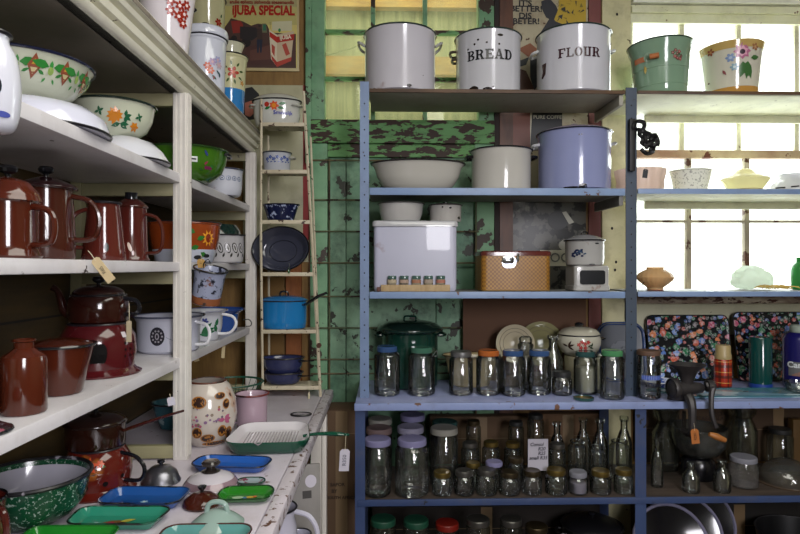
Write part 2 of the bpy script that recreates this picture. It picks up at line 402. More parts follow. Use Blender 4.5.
def copytree(o,parent=None):
    c=o.copy(); COL.objects.link(c)
    if parent: c.parent=parent
    for ch in o.children: copytree(ch,c)
    return c
def tag_card(label,x,y,z,w,h,c='d8c79a',rot=(0,0,0),txt='',string=.03,hole=True,tc='3a3028',kind='price_tag',cut=.22):
    root=empty(kind,label,'tag',(x,y,z),rot)
    bm=nb(); cut=w*cut
    pts=[(-w/2,-h),(w/2,-h),(w/2,-cut),(w/2-cut,0),(-w/2+cut,0),(-w/2,-cut)]
    f=bm.faces.new([bm.verts.new((a,-.0004,b)) for a,b in pts]); r=bmesh.ops.extrude_face_region(bm,geom=[f])
    for e in r['geom']:
        if isinstance(e,bmesh.types.BMVert): e.co.y+=.0008
    obj('card',bm,plain(c,.8),root)
    if string: obj('string',tube([(0,0,-.006),(.001,-.001,string*.5),(0,.001,string)],.0007,5),plain('cfc4a8',.9),root)
    if txt: 
        P=text_polys(txt,min(w*.95,h*.4)*.6,.0); 
        flat('writing',[(tc,[(-q[1],q[0]-h*.5) for q in p]) if h>w*1.5 else (tc,[(q[0],q[1]-h*.5) for q in p]) for p in P],root,w,h,(0,-.0006,0),.0002)
    return root
# ================================================================== ROOM
YW=2.80
zr=lambda v:CZ+v
LINTEL=2.75
def sbox(kind,x0,x1,y0,y1,z0,z1,m,bev=0,parent=None):
    return struct(kind,box(nb(),x0,x1,y0,y1,z0,z1,bev),m,parent)
XL,XR,YF,ZT=-.97,3.2,-1.9,2.75
M_floor=wood('4a3526','2e2018',5,(8,1,1),.6,.14,0)
M_ceil=paint('8d8a72','7b775e',.1,dirtamt=.3)
sbox('floor',XL-.1,XR+.1,YF-.1,YW+.1,-.08,0,M_floor)
sbox('ceiling',XL-.1,XR+.1,YF-.1,YW+.1,ZT,ZT+.08,M_ceil)
M_wall=paint('7f7a62','6a654c',.12,dirtamt=.4)
sbox('wall_left',XL-.08,XL,YF,YW,0,ZT,M_wall)
sbox('wall_right',XR,XR+.08,YF,YW,0,ZT,M_wall)
sbox('wall_front',XL,XR,YF-.08,YF,0,ZT,M_wall)
# back wall: a board wall with two openings
gx0,gx1=X(311,YW),X(493,YW)                      # green door and its window
wx0,wx1=X(629,YW),X(629,YW)+1.42                 # white window
gz0=Zp(122,YW); wz0,wz1=Zp(292,YW),Zp(4,YW)
M_cream=paint('cfc9a2','bdb78c',.16,'4a3a22',dirtamt=.5,scale=11)
M_board=wood('8a6a34','6a4c22',4,(6,6,1),.6)
bm=nb()
box(bm,XL,gx0,YW,YW+.06,0,ZT)
box(bm,gx1,wx0,YW,YW+.06,0,ZT)
box(bm,wx0,wx1,YW,YW+.06,0,wz0); box(bm,wx0,wx1,YW,YW+.06,wz1,ZT); box(bm,wx1,XR,YW,YW+.06,0,ZT)
struct('wall_back',bm,M_board)
# --- battens and boards on the back wall
M_dkred=paint('5a2c22','48241c',.15,'1c100c',dirtamt=.5); M_maroon=paint('6e3a36','7c4440',.1,'2a1614')
M_brown=wood('5c341c','40220f',4,(6,6,1),.5)
M_dark=wood('2a1810','1a0f0a',4,(6,6,1),.7)
sbox('trim_1',X(494,YW),X(499,YW),YW-.015,YW,0,ZT,M_dark)
sbox('trim_2',X(499,YW),X(512,YW),YW-.022,YW,0,ZT,M_brown)
sbox('trim_3',X(588,YW),X(600,YW),YW-.012,YW,0,ZT,M_maroon)
t=sbox('trim_4',X(600,YW),X(622,YW),YW-.03,YW,0,ZT,M_cream)
sbox('trim_5',X(622,YW)+.001,X(629,YW),YW-.02,YW,0,ZT,M_cream)
bm=nb()
for py,pxo in ((42,610),(70,606),(98,613),(150,607),(228,612),(262,616),(270,615),(12,617)):
    lathe([(0,-.003),(.004,-.003),(.004,0),(0,0)],8,bm=bm,c=(X(pxo,YW-.03),0)); 
    for v in bm.verts[-18:] if False else []: pass
bm.free()
bm=nb()
for py,pxo in ((42,610),(70,606),(98,613),(150,607),(228,612),(262,616),(270,615),(12,617)):
    r=bmesh.ops.create_uvsphere(bm,u_segments=8,v_segments=6,radius=.0055)
    for v in r['verts']: v.co=Vector((v.co.x+X(pxo,YW-.03),v.co.y*.4+YW-.031,v.co.z*1.3+Zp(py,YW-.03)))
struct('nail_head',bm,plain('1a1410',.7),None); bpy.data.objects['nail_head'].parent=t; del bpy.data.objects['nail_head']['kind']
# left board wall: upright planks in lighter wood
sbox('trim_6',X(309.5,YW),X(311,YW),YW-.02,YW,0,ZT,wood('5a3a1c','3c240f',4,(6,6,1),.6))
sbox('trim_7',X(287,YW),X(302,YW),YW-.03,YW-.0,0,Zp(262,YW),wood('9a5a22','7a4216',4,(6,6,1),.6))
# --- green window above a green boarded door
M_green=paint('7aa27c','5c8a66',.6,'33241a',.6,11,dirt='2c3a28',dirtamt=.6)
M_green2=paint('7fa184','4f7a60',.45,'2a2c22',.6,11,dirt='24362a',dirtamt=1)
M_greenb=paint('5c8c50','64945e',.8,'33221a',.7,12,(1,1,3),dirt='22301c',dirtamt=.8)
wl,wr=X(325,YW),X(478,YW)
win=struct('window_1',nb(),M_green); 
bm=nb(); box(bm,gx0,wl,YW-.03,YW+.05,gz0,ZT,.003); box(bm,wr,gx1,YW-.03,YW+.05,gz0,ZT,.003)
box(bm,gx0-.02,gx0+.006,YW-.045,YW-.03,gz0-.2,ZT,.002)
obj('frame',bm,M_green,win); obj('sill_rail',box(nb(),gx0,gx1,YW-.045,YW+.05,Zp(145,YW),gz0,.004),M_greenb,win)
for px in (373,425): obj('muntin',box(nb(),X(px-2.2,YW),X(px+2.2,YW),YW-.005,YW+.03,gz0,ZT,.003),M_green,win)
for py in (32,79,-14): obj('muntin',box(nb(),wl,wr,YW-.002,YW+.027,Zp(py+2,YW),Zp(py-2,YW),.003),M_greenb,win)
obj('pane',box(nb(),wl,wr,YW+.012,YW+.015,gz0,ZT),dirty_pane('eef0dc','c4c8a4',.14),win)
door=struct('door_1',nb(),M_green2)
dz1=Zp(145,YW)
obj('stile',box(nb(),gx0,X(328,YW),YW-.03,YW+.04,0,dz1,.003),M_green,door)
obj('stile',box(nb(),X(474,YW),gx1,YW-.03,YW+.04,0,dz1,.003),M_green,door)
obj('rail',box(nb(),X(328,YW),X(474,YW),YW-.022,YW+.04,Zp(158,YW),dz1,.004),M_greenb,door)
bm=nb(); xs=[328,346,436,474]
for a,b in zip(xs,xs[1:]): box(bm,X(a,YW)+.0015,X(b,YW)-.0015,YW,YW+.03,0,Zp(158,YW),.003)
obj('panel',bm,M_green2,door); obj('backing',box(nb(),gx0,gx1,YW+.031,YW+.05,0,Zp(150,YW)),plain('14201a',.9),door)  # dark backing added behind the boards to block daylight leaking through the gaps
for py in (162,201,232,263,296,327,358,372):
    obj('security_bar',tube([(X(312,YW),YW-.036,Zp(py,YW)),(X(478,YW),YW-.036,Zp(py,YW))],.0045,6,smooth=0),paint('4a5a40','5a4a30',.5,'2a1a10'),door)
for px in (330,475): obj('upright_bar',tube([(X(px,YW),YW-.03,0),(X(px,YW),YW-.03,Zp(160,YW))],.005,6,smooth=0),paint('4a5a40','5a4a30',.5,'2a1a10'),door)
# --- porch seen through the green window
sbox('trim_8',X(300,3.9),X(520,3.9),3.9,3.95,1.2,3.1,wood('8c8e74','5e624c',3,(14,1,.6),.7))
for n,(a,b) in enumerate(((58,76),(-2,9))):
    sbox('trim_%d'%(9+n),X(300,3.86),X(520,3.86),3.82,3.88,Zp(b,3.85),Zp(a,3.85),wood('a07a3c','80592a',4,(1,6,6),.6))
solo('electric_cable',tube([(X(322,2.825),2.825,Zp(57,2.825)),(X(342,2.825),2.825,Zp(52,2.825)),(X(358,2.825),2.825,Zp(46,2.825)),(X(374,2.825),2.815,Zp(32,2.82))],.0025,6),plain('d8dccc',.5),'thin white cable hanging behind the green window','cable')
# --- white window on the right
win=struct('window_2',nb(),M_cream)
MW=paint('c9c6a6','d8d6bc',.25,'5a4a30',dirtamt=.5); MS=paint('8b8270','b0a890',.55,'4a2c1c',.7,16)
MW2=paint('dcdcc0','cfd0a6',.2,'6a4a2c')
bm=nb(); box(bm,wx0,wx0+.014,YW-.01,YW+.05,wz0,wz1); box(bm,wx1-.05,wx1,YW-.01,YW+.05,wz0,wz1); box(bm,wx0,wx1,YW-.02,YW+.05,Zp(22,YW),wz1,.003); box(bm,wx0,wx1,YW-.035,YW-.02,Zp(13,YW),Zp(6,YW),.003)
obj('frame',bm,MW2,win)
obj('head_board',box(nb(),wx0,wx1,YW-.05,YW,wz1,wz1+.14,.004),paint('e4e4d8','d8d8c8',.2,'4a3020'),win)
obj('meeting_rail',box(nb(),wx0,wx1,YW-.012,YW+.03,Zp(157,YW),Zp(149,YW),.003),paint('96745a','c0b08c',.5,'5a2c14',.7,8),win)
for px in (682,739,797,855):
    obj('muntin',box(nb(),X(px-2.3,YW),X(px+2.3,YW),YW,YW+.025,Zp(150,YW),Zp(22,YW),.002),MW,win)
for px in (688.5,746.5,805,863):
    obj('muntin',box(nb(),X(px-2.4,YW),X(px+2.4,YW),YW-.006,YW+.02,wz0,Zp(156,YW),.002),MS,win)
obj('muntin',box(nb(),wx0,wx1,YW-.004,YW+.018,Zp(222,YW),Zp(219.5,YW),.001),MS,win)
obj('pane',box(nb(),wx0,wx1,YW+.012,YW+.015,wz0,wz1),dirty_pane('fafcf8','eef0ea',.05),win)
obj('sill',box(nb(),wx0-.03,wx1,YW-.09,YW+.02,Zp(303,YW),Zp(294,YW),.004),paint('d2c8b0','5a3020',.6,'452418',.7,14,(1,3,3)),win)
sbox('trim_11',wx0-.1,XR,YW-.02,YW-.001,Zp(335,YW),Zp(303,YW),paint('c6c4a8','b4b296',.1))
# outdoors: leafy bank beyond the window, in full daylight
# ================================================================== LIGHT
w=bpy.data.worlds.new('daylight'); sc.world=w; w.use_nodes=True; nt=w.node_tree; bg=nt.nodes['Background']
tc=nt.nodes.new('ShaderNodeTexCoord'); no=nt.nodes.new('ShaderNodeTexNoise'); no.inputs['Scale'].default_value=9; no.inputs['Detail'].default_value=7; no.inputs['Roughness'].default_value=.75
rp=nt.nodes.new('ShaderNodeValToRGB'); e=rp.color_ramp.elements; e[0].position=.36; e[0].color=(.345,.385,.31,1); e[1].position=.52; e[1].color=(1,1,1,1)
nt.links.new(tc.outputs['Generated'],no.inputs['Vector']); nt.links.new(no.outputs['Fac'],rp.inputs[0]); nt.links.new(rp.outputs[0],bg.inputs['Color']); bg.inputs['Strength'].default_value=2.8
def area(name,loc,rot,sx,sy,p,col):
    l=bpy.data.lights.new(name,'AREA'); l.shape='RECTANGLE'; l.size=sx; l.size_y=sy; l.energy=p; l.color=col
    o=bpy.data.objects.new(name,l); COL.objects.link(o); o.location=loc; o.rotation_euler=rot; return o
R=math.radians
area('doorway_daylight',(1.1,-1.75,2.0),(R(83),0,R(12)),.8,1.3,84,(.97,.95,1))
area('window_daylight',(wx0+.75,YW+.35,1.95),(R(-72),0,0),1.5,1.2,42,(.86,.92,1))
area('overhead_fill',(.6,.6,2.7),(0,0,0),1.6,1.4,36,(1,.98,.88))  # soft fill added overhead for general brightness, not a fitted lamp
area('porch_daylight',(.2,3.3,3.4),(R(30),0,0),1.2,.8,13,(1,.98,.8))
sc.view_settings.view_transform='Standard'; sc.view_settings.look='None'; sc.view_settings.exposure=0
sc.cycles.transparent_max_bounces=48; sc.cycles.max_bounces=8; sc.cycles.use_denoising=True
# ================================================================== LEFT SHELVING
M_white=paint('cfcbc4','c0bab4',.0,'3a2c24',.4,30,dirt='8a8078',dirtamt=.25)
M_whites=paint('cfccd0','bdb9bc',.07,'33261f',.35,22,dirt='8a8078',dirtamt=.3)
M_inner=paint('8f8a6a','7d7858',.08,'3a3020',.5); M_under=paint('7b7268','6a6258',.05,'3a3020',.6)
UX0,UX1=-.875,-.572; PY=(.72,1.69,2.56)
unit=empty('shelving_unit','tall white painted open shelving unit with carved cornice on left counter','shelves',(UX0,1.6,zr(-.54)))
def up(kind,bm,m): 
    bmesh.ops.translate(bm,verts=bm.verts,vec=(-UX0,-1.6,-zr(-.54))); return obj(kind,bm,m,unit)
for zt,th in ((.262,.027),(.014,.026),(-.2535,.028)):
    bm=nb(); box(bm,UX0,UX1,.66,2.555,zr(zt-th),zr(zt),.004); up('shelf_board',bm,M_whites)
for i,y in enumerate(PY):
    bm=nb(); box(bm,-.592,-.552,y,y+.036,zr(-.54),zr(.487),.002)
    for k in range(3): box(bm,-.5525,-.550,y+.004+k*.011,y+.009+k*.011,zr(-.53),zr(.487))
    for k in range(3): box(bm,-.587+k*.0125,-.582+k*.0125,y-.0022,y+.001,zr(-.53),zr(.487))
    up('post',bm,M_white)
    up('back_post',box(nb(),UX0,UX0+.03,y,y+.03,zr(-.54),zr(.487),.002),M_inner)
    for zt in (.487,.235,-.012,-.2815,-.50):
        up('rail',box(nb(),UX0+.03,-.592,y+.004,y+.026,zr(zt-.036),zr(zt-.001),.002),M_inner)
up('back_panel',box(nb(),UX0-.03,UX0-.012,.6,2.6,zr(-.54),zr(.50)),wood('4c3a14','30240e',3,(1,.6,5),.7,.135,2))
bm=nb(); box(bm,UX0-.03,-.575,.6,2.6,zr(.487),zr(.50)); up('top_board',bm,M_under)
bm=nb()
cp=[(-.600,.487),(-.567,.487),(-.562,.490),(-.557,.502),(-.570,.505),(-.569,.509),(-.552,.514),(-.547,.528),(-.562,.531),(-.561,.535),(-.541,.541),(-.536,.550),(-.548,.553),(-.547,.556),(-.531,.560),(-.530,.572),(-.600,.572)]
fa=bm.faces.new([bm.verts.new((a,.6,zr(b))) for a,b in cp]); ex=bmesh.ops.extrude_face_region(bm,geom=[fa])
for q in ex['geom']:
    if isinstance(q,bmesh.types.BMVert): q.co.y=2.62
up('cornice',bm,paint('e2dfd0','d2cfbc',.03,'4a3c2c',.4,24,dirt='8a8068',dirtamt=.3))
bm=nb(); box(bm,UX0,-.53,.6,2.6,zr(.560),zr(.571)); up('top_cover',bm,M_under)
# left counter
M_counter=paint('d0c9d4','c0b8c2',.1,'5a3622',.38,26,dirt='8a7a6c',dirtamt=.35)
M_ctedge=paint('cec6d0','beb6bc',.50,'5a3a2a',.45,44)
ct=empty('counter','long white painted counter with worn chipped front edge','counter',(-.6,1.6,0))
obj('counter_top',box(nb(),-.36,.335,-1.1,1.06,zr(-.575),zr(-.54),.004),M_counter,ct)
obj('edge_strip',box(nb(),.336,.372,-1.1,1.06,zr(-.578),zr(-.541),.006),M_ctedge,ct)
for y in (-.9,.67): obj('leg',box(nb(),.32,.36,y,y+.04,0,zr(-.578),.003),M_white,ct)
obj('lower_shelf',box(nb(),-.36,.30,-1.0,.95,.42,.445,.003),M_whites,ct)
obj('back_board',box(nb(),-.362,-.35,-1.0,.95,.445,zr(-.575)),M_under,ct)
# ================================================================== BLUE STEEL AND TIMBER SHELVES
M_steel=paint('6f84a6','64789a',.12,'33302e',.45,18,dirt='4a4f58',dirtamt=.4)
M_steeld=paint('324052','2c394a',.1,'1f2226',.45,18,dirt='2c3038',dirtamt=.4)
M_bedge=paint('7d92b4','6f86ac',.15,'5a3a26',.45,18,dirt='4a4f58',dirtamt=.35)
M_bunder=paint('6b6a68','7a7872',.1,'40342a',.6); M_creamu=paint('9a968c','8b877a',.06,'5a4426',.6)
M_btop=paint('9ea6cc','868fba',.12,'6a5a50',.35,12,dirt='5a6078',dirtamt=.45)
M_dblue=paint('34466e','2c3c62',.1,'1a1c24',.5)
XA,XB=X(369,2.4),X(625,2.4)
sh=empty('steel_shelving','blue grey slotted steel shelving standing on the blue table','shelves',((XA+XB)/2,2.55,zr(-.522)))
o0=Vector(((XA+XB)/2,2.55,zr(-.522)))
def sp(kind,bm,m):
    bmesh.ops.translate(bm,verts=bm.verts,vec=-o0); return obj(kind,bm,m,sh)
def angle_post(x0,x1,y,z0,z1,side,m):
    bm=nb(); box(bm,x0,x1,y-.003,y,z0,z1); 
    xx=x0 if side<0 else x1-.003
    box(bm,xx,xx+.003,y,y+.035,z0,z1)
    return bm
def slots(x,y,z0,z1):
    bm=nb(); z=z0+.03
    while z<z1-.02:
        for v in bmesh.ops.create_cone(bm,cap_ends=True,segments=8,radius1=.0032,radius2=.0032,depth=.0008)['verts']:
            v.co=Vector((x+v.co.x,y-.0034+v.co.z,z+v.co.y))
        z+=.052
    return bm
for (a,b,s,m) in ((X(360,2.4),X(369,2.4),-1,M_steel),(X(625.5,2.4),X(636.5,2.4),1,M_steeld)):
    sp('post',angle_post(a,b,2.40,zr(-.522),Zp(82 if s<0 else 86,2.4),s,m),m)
    q=sp('bolt_hole',slots((a+b)/2,2.40,zr(-.522),zr(.7)),plain('171614',.8)); q['kind']='stuff'
XE=1.95
for i,(zt,th,x1,mm,me) in enumerate(((.712,.014,XB,M_creamu,wood('5a4028','3c2818',5,(1,6,6),.6)),(.316,.022,XB,M_bunder,M_bedge),(-.1,.02,XB,M_bunder,M_bedge))):
    sp('shelf_board',box(nb(),XA+.002,x1,2.405,2.70,zr(zt-th),zr(zt),.002),mm)
    sp('shelf_lip',box(nb(),XA+.002,x1,2.396,2.4045,zr(zt-th-(.006 if i else 0)),zr(zt+.001),.0015),me)
sp('end_rail',box(nb(),XB-.02,XB-.003,2.41,2.7,zr(.655),zr(.697),.002),M_creamu)
sp('end_rail',box(nb(),XB-.02,XB-.003,2.41,2.7,zr(.25),zr(.29),.002),M_bunder)
# long shelves across the white window
MT=paint('cfd0b0','dcdcc0',.05,'6a5a3a',.6)
XS=X(637.5,2.4)
for nm,zt,lab in (('wall_shelf',.712,'long cream shelf with dark edge across top of bright window'),('wall_shelf',.316,'blue edged shelf crossing middle of bright window'),('wall_shelf',-.1,'blue edged shelf along the bottom of bright window')):
    r=empty(nm,lab,'shelf',(XS,2.55,zr(zt)))
    L=XE-XS
    obj('board',box(nb(),.001,L,-.144,.18,-.016,0,.002),MT if zt>0 else M_bunder,r)
    obj('front_edge',box(nb(),.001,L,-.153,-.1445,-.02 if zt<.5 else -.012,.001,.0015),M_bedge if zt<.5 else wood('5a4028','3c2818',5,(1,6,6),.6),r)
    obj('wall_cleat',box(nb(),.17,L,.165,.18,-.05,-.017,.002),MT,r)
# blue table (upper work top) with its dark blue frame
tb=empty('blue_table','long pale blue painted work table with steel legs and shelves beneath','table',(.9,2.5,0))
def tp(kind,bm,m,loc=(0,0,0)):
    bmesh.ops.translate(bm,verts=bm.verts,vec=(-.9,-2.5,0)); return obj(kind,bm,m,tb)
x0=X(355,2.3)
tp('table_top',box(nb(),x0,XE,2.302,2.775,zr(-.545),zr(-.522),.003),M_btop)
tp('front_edge',box(nb(),x0-.002,XE,2.292,2.3015,zr(-.549),zr(-.521),.002),paint('8794bc','7d8cb8',.3,'6a4a38',.45,22))
for a,b,s in ((355,365,-1),(636,647,1)):
    tp('leg',angle_post(X(a,2.3),X(b,2.3),2.31,0,zr(-.545),s,M_dblue),M_dblue)
    tp('leg',angle_post(X(a,2.3),X(b,2.3),2.70,0,zr(-.545),s,M_dblue),M_dblue)
M_lsh=wood('4c4038','3a3028',5,(1,6,6),.7); 
for zt in (-.895,-1.28):
    tp('shelf_board',box(nb(),x0+.01,XE,2.312,2.70,zr(zt-.018),zr(zt),.002),M_lsh)
    tp('shelf_lip',box(nb(),x0+.01,XE,2.303,2.3115,zr(zt-.024),zr(zt+.001),.0015),M_dblue)
# ================================================================== BACK WALL DRESSING
def panel(kind,label,cat,px0,px1,py0,py1,Y,m,t=.003):
    x0,x1,z0,z1=X(px0,Y),X(px1,Y),Zp(py1,Y),Zp(py0,Y)
    r=empty(kind,label,cat,((x0+x1)/2,Y,z0)); w,h=x1-x0,z1-z0
    obj('backing',box(nb(),-w/2,w/2,0,t,0,h,.0008),m,r); return r,w,h
# dairy poster
Yp=YW-.012
r,w,h=panel('poster','framed drink carton poster with red lettering and tractor picture','poster',222,299,-8,72,Yp,plain('b9a878',.5),.01)
k=lambda px,py:((px-260.5)/77*w,(72-py)/80*h)
K=lambda pts:[k(a,b) for a,b in pts]
sh_=[('d0c070',K([(224,-6),(297,-6),(297,69),(224,69)])),('aab33c',K([(224,-6),(244,-6),(240,12),(224,20)])),('a8a070',K([(224,-6),(297,-6),(297,8),(224,8)])),('b9b06c',K([(224,8),(297,8),(297,26),(224,26)]))]
sh_+=[('4a322a',K([(231,20),(243,23),(251,27),(258,25),(267,26),(270,33),(274,34),(296,35),(296,69),(224,69),(224,30)])),('4a2c26',K([(246,48),(296,40),(296,66),(242,66)])),('5e3a30',K([(250,52),(270,46),(278,60),(250,62)]))]
sh_+=[('8a2a20',K([(231,23),(240,22),(243,26),(243,34),(233,35)])),('8a2a20',K([(243,30),(252,29),(255,34),(252,38),(244,38)])),('9a9a80',ell(*k(246,44),.009)),('1c1818',ell(*k(246,44),.022)),('1c1818',ell(*k(234,40),.014)),('251f20',K([(240,28),(256,29),(260,36),(252,42),(240,40)])),('6a6a50',K([(262,25),(266,25),(267,34),(262,34)])),('2f6a4c',K([(263,26),(266,26),(266,32),(263,32)]))]
sh_+=[('2c2420',ell(*k(259.5,27.5),.006)),('3c2a24',K([(257,30),(262,30),(262.5,41),(257,41)])),('1c2436',K([(256.8,41),(262.5,41),(261.5,54),(260,54),(259.6,44),(258.6,54),(257,54)]))]
sh_+=[('c8c4a0',K([(272,23),(292,22),(292,32),(272,32)])),('d8ccb0',K([(269,31),(277,36),(277,68),(271,60)])),('c6b294',K([(277,36),(294,32),(291,62),(277,68)])),('b52818',K([(269.5,33),(277,38),(277,44),(269.6,38)])),('a82014',K([(277,38),(294.5,35),(294,41),(277,44)])),('a83428',K([(271,56),(277,63),(277,68),(272,61)])),('b04030',K([(277,63),(291.6,58),(291,62),(277,68)])),('2c8048',ell(*k(279.5,31.5),.006,.009)),('b04838',K([(282,46),(286,44),(290,55),(286,57)])),('b04838',K([(271.5,45),(275,48),(274.5,58),(271.8,53)]))]
sh_+=[('2a1c1c',K([(270+i*.7,23.5),(270.3+i*.7,23.5),(270.3+i*.7,30),(270+i*.7,30)])) for i in (0,)]
flat('picture',sh_,r,w,h,(0,-.0002,0),.0002)
def ptext(root,s,size,px,py,kf,col,bold=0,sx=1,yoff=-.004,kind='lettering',rot=0):
    cx,cz=kf(px,py); P=text_polys(s,size,bold,sx=sx); c_,s_=math.cos(rot),math.sin(rot)
    bm=nb()
    for p in P:
        try: bm.faces.new([bm.verts.new((cx+a*c_-b*s_,yoff,cz+a*s_+b*c_)) for a,b in p])
        except ValueError: pass
    return obj(kind,bm,plain(col,.4),root)
ptext(r,'iJUBA SPECIAL',.060,263.5,12.5,k,'a81c10',.0024,.76)
ptext(r,'andle ephezu sishwnda abasemandla',.022,262,4,k,'8a2018',.0006,.92)
ptext(r,'iJUBA',.026,285.5,38.8,k,'e8dcc0',.0008,.85,rot=.1)
# enamel sheet with black figure and red stripe
r,w,h=panel('enamel_sign','old cream enamel sheet with red right edge behind the corner rack','sign',243,309,86,262,YW-.004,paint('b5b294','a6a284',.12,'3a2a1c',.3))
k=lambda px,py:((px-276)/66*w,(262-py)/176*h)
K=lambda pts:[k(a,b) for a,b in pts]
flat('picture',[('8c1a1c',K([(303,86),(309,86),(309,240),(303,240)])),('15171a',K([(243,90),(252,88),(259,95),(262,108),(256,120),(243,122)])),('9a5a48',K([(245,104),(253,101),(256,112),(250,118),(245,116)]))],r,w,h,(0,-.0002,0))
r,w,h=panel('cardboard_sheet','plain brown cardboard sheet leaning behind the corner rack','cardboard',262,284,268,569,YW-.02,plain('7a5a2c',.8)); 
# "it's better" enamel sign
Ys=YW-.012
r,w,h=panel('enamel_sign','rusty enamel advertising sign reading IT\'S BETTER with figure in yellow cloth','sign',511,588,-20,192,Ys,paint('b5ac92','a39a80',.36,'4a2a18',.4,20,dirt='6a4424',dirtamt=.9))
k=lambda px,py:((px-549.5)/77*w,(192-py)/212*h)
K=lambda pts:[k(a,b) for a,b in pts]
blob=[(541,36),(546,28),(552,20),(549,10),(545,0),(556,-10),(586,-12),(586,22),(580,30),(566,36),(560,44),(542,60)]
shp=[('1f2028',K([(541,0),(549,-4),(556,4),(560,14),(554,20),(546,16),(542,8)])),('1f2028',K([(550,16),(556,20),(544,34),(540,32)])),('b89a28',K([(560,-12),(586,-12),(586,20),(578,24),(560,24),(554,18),(558,8)])),('b89a28',K([(540,32),(546,28),(556,28),(552,36),(544,40),(540,42)])),('1f2028',K([(546,26),(556,20),(566,24),(554,28)]))]
random.seed(3)
for i in range(34):
    a,b=random.uniform(556,584),random.uniform(-8,22); shp.append((random.choice(['1f2028','2c2a22','7a6a20']),K([(a+random.uniform(-3,3),b+random.uniform(-3,3)) for _ in range(3)])))
shp+=[('8a4a20',K([(518,48),(530,42),(540,50),(528,56)])),('20242e',K([(519,60),(529,56),(526,64),(519,66)])),('20242e',K([(530,58),(540,52),(541,80),(534,90),(530,76)])),('4a2416',K([(514,66),(526,70),(534,88),(516,90)])),('181a1c',K([(532,112),(562,110),(562,150),(530,150)])),('6a3018',K([(512,112),(530,112),(530,160),(512,150)]))]
flat('picture',shp,r,w,h,(0,-.0002,0))
for s,px,py in (("IT'S",525,2.5),('BETTER!',526,8),('DIS',525,15),('BETER!',526,20.5)): ptext(r,s,.038,px,py,k,'14161c',.0010,1.1)
ptext(r,'PURE COFFEE',.024,548,117,k,'a8a490',.0005,1,yoff=-.013)
r,w,h=panel('enamel_sign','mottled grey and black enamel sign sheet behind the cane hamper','sign',510,586,198,292,YW-.012,speckle('4c4b46','141516',16,.50,.4,8,c2='7c7a70'))
k=lambda px,py:((px-548)/76*w,(292-py)/94*h)
flat('picture',[('15171a',ell(*k(558,220),.05,.045)),('b0aea0',[k(a,b) for a,b in ((562,212),(566,211),(574,222),(569,224))]),('a8a69a',ell(*k(569,245),.05,.03)),('15171a',ell(*k(540,262),.03,.02)),('b8b5a4',[k(a,b) for a,b in ((540,250),(566,250),(566,266),(540,266))])],r,w,h,(0,-.0002,0),.0006)
ptext(r,'TOO',.06,556,258,k,'5a5c58',.0006,1,yoff=-.008)
r,w,h=panel('cardboard_sheet','large brown cardboard sheet standing at the back of the blue table','cardboard',463,586,296,384.2,2.745,plain('5c3f2c',.8),.004)
# ================================================================== LEFT UNIT CONTENTS
BLK=enamel('16171c',0); WHT=enamel('d6d6de',.05); WH2=enamel('dcdce0',.0); CRM=enamel('cfcdb4',.0)
DKR=plain('1e1c22',.3); BRN=enamel('6a2a1c',.12); BRN2=enamel('5c241a',.2); BR3=enamel('4a1c14',.1); REDB=enamel('7a2018',.15,)
A,B_,C_,K_=zr(.262),zr(.014),zr(-.2535),zr(-.54)
def fl(*a,**k): return flower(*a,**k)
# --- row on the top of the unit
T=zr(.5715)
v=V('enamel_bucket','white enamel bucket with dark red flowers, nearest on top of the shelving unit','bucket',171,1.68,T,[(.050,0),(.053,.006),(.067,.12),(.080,.22),(.084,.225)],enamel('d3ccd2',.05,scale=7),DKR,wall=.002,Xw=-.604)
d=[]
for a,b in ((-.005,.115),(.018,.133),(.016,.105),(.032,.115),(-.006,.14),(.028,.090),(.038,.14)): d+=flower(a,b,.0135,6,'8e2414','d8c8c8',.3*a*100)
d+=flower(-.03,.165,.014,5,'c05a28','d8a030'); d+=[('a85a20',leaf(-.012,.15,.02,120))]
v.decal(d,da=12); v.ear(60,.17,.04,.02,.003,BLK)
v=V('enamel_pail','white lidded enamel pail with pink and blue posy on top of the unit','bucket',207,2.09,T,[(.060,0),(.063,.005),(.066,.12),(.070,.195),(.069,.199),(.072,.204),(.071,.212)],enamel('c9ccd8',.08,scale=6),DKR,Xw=-.620)
d=[]
for a,b,c in ((-.01,.06,'b84a2c'),(.006,.075,'a890b4'),(.025,.085,'9c9cc0'),(.03,.068,'b4a0a8'),(.0,.045,'c86a50')): d+=flower(a,b,.013,6,c,'c8a0a0')
d+=[('2c4a50',leaf(.02,.05,.018,-50)),('30484c',leaf(.03,.045,.02,-80)),('3a5c44',leaf(.005,.03,.02,-40)),('8a4a50',leaf(.012,.03,.016,-100))]
d=[(c_,[(x_,y_+.045) for x_,y_ in p_]) for c_,p_ in d]; v.decal(d,da=14); d=[(c_,[(x_,y_+.045) for x_,y_ in p_]) for c_,p_ in d]; v.decal(d,da=14) if False else None
v.lid([(.072,.0),(.076,.005),(.076,.022),(.070,.032),(.045,.037),(0,.038)],enamel('c9ccd8',.03),rim=DKR,z=.212,knob=KNOB,km=BLK)
v=V('enamel_pail','cream enamel pail, back row on top of the unit beside the poster','bucket',213,2.44,T,[(.055,0),(.057,.005),(.064,.3),(.068,.50),(.071,.505)],enamel('b9b48c',.0),DKR,wall=.002,Xw=-.715)
v.decal(flower(.03,.40,.016,6,'8c2418','a05040')+[('2c5030',leaf(.03,.37,.02,-80)),('2c5030',leaf(.04,.42,.02,70))],da=12)
v=V('enamel_canister','cream enamel canister with flared rim behind the blue based cream bucket','canister',234,2.555,T,[(.040,0),(.042,.004),(.044,.34),(.054,.365),(.056,.37)],CRM,DKR,Xw=-.650)
v.decal(flower(.0,.30,.014,6,'9c2418','a04030'))
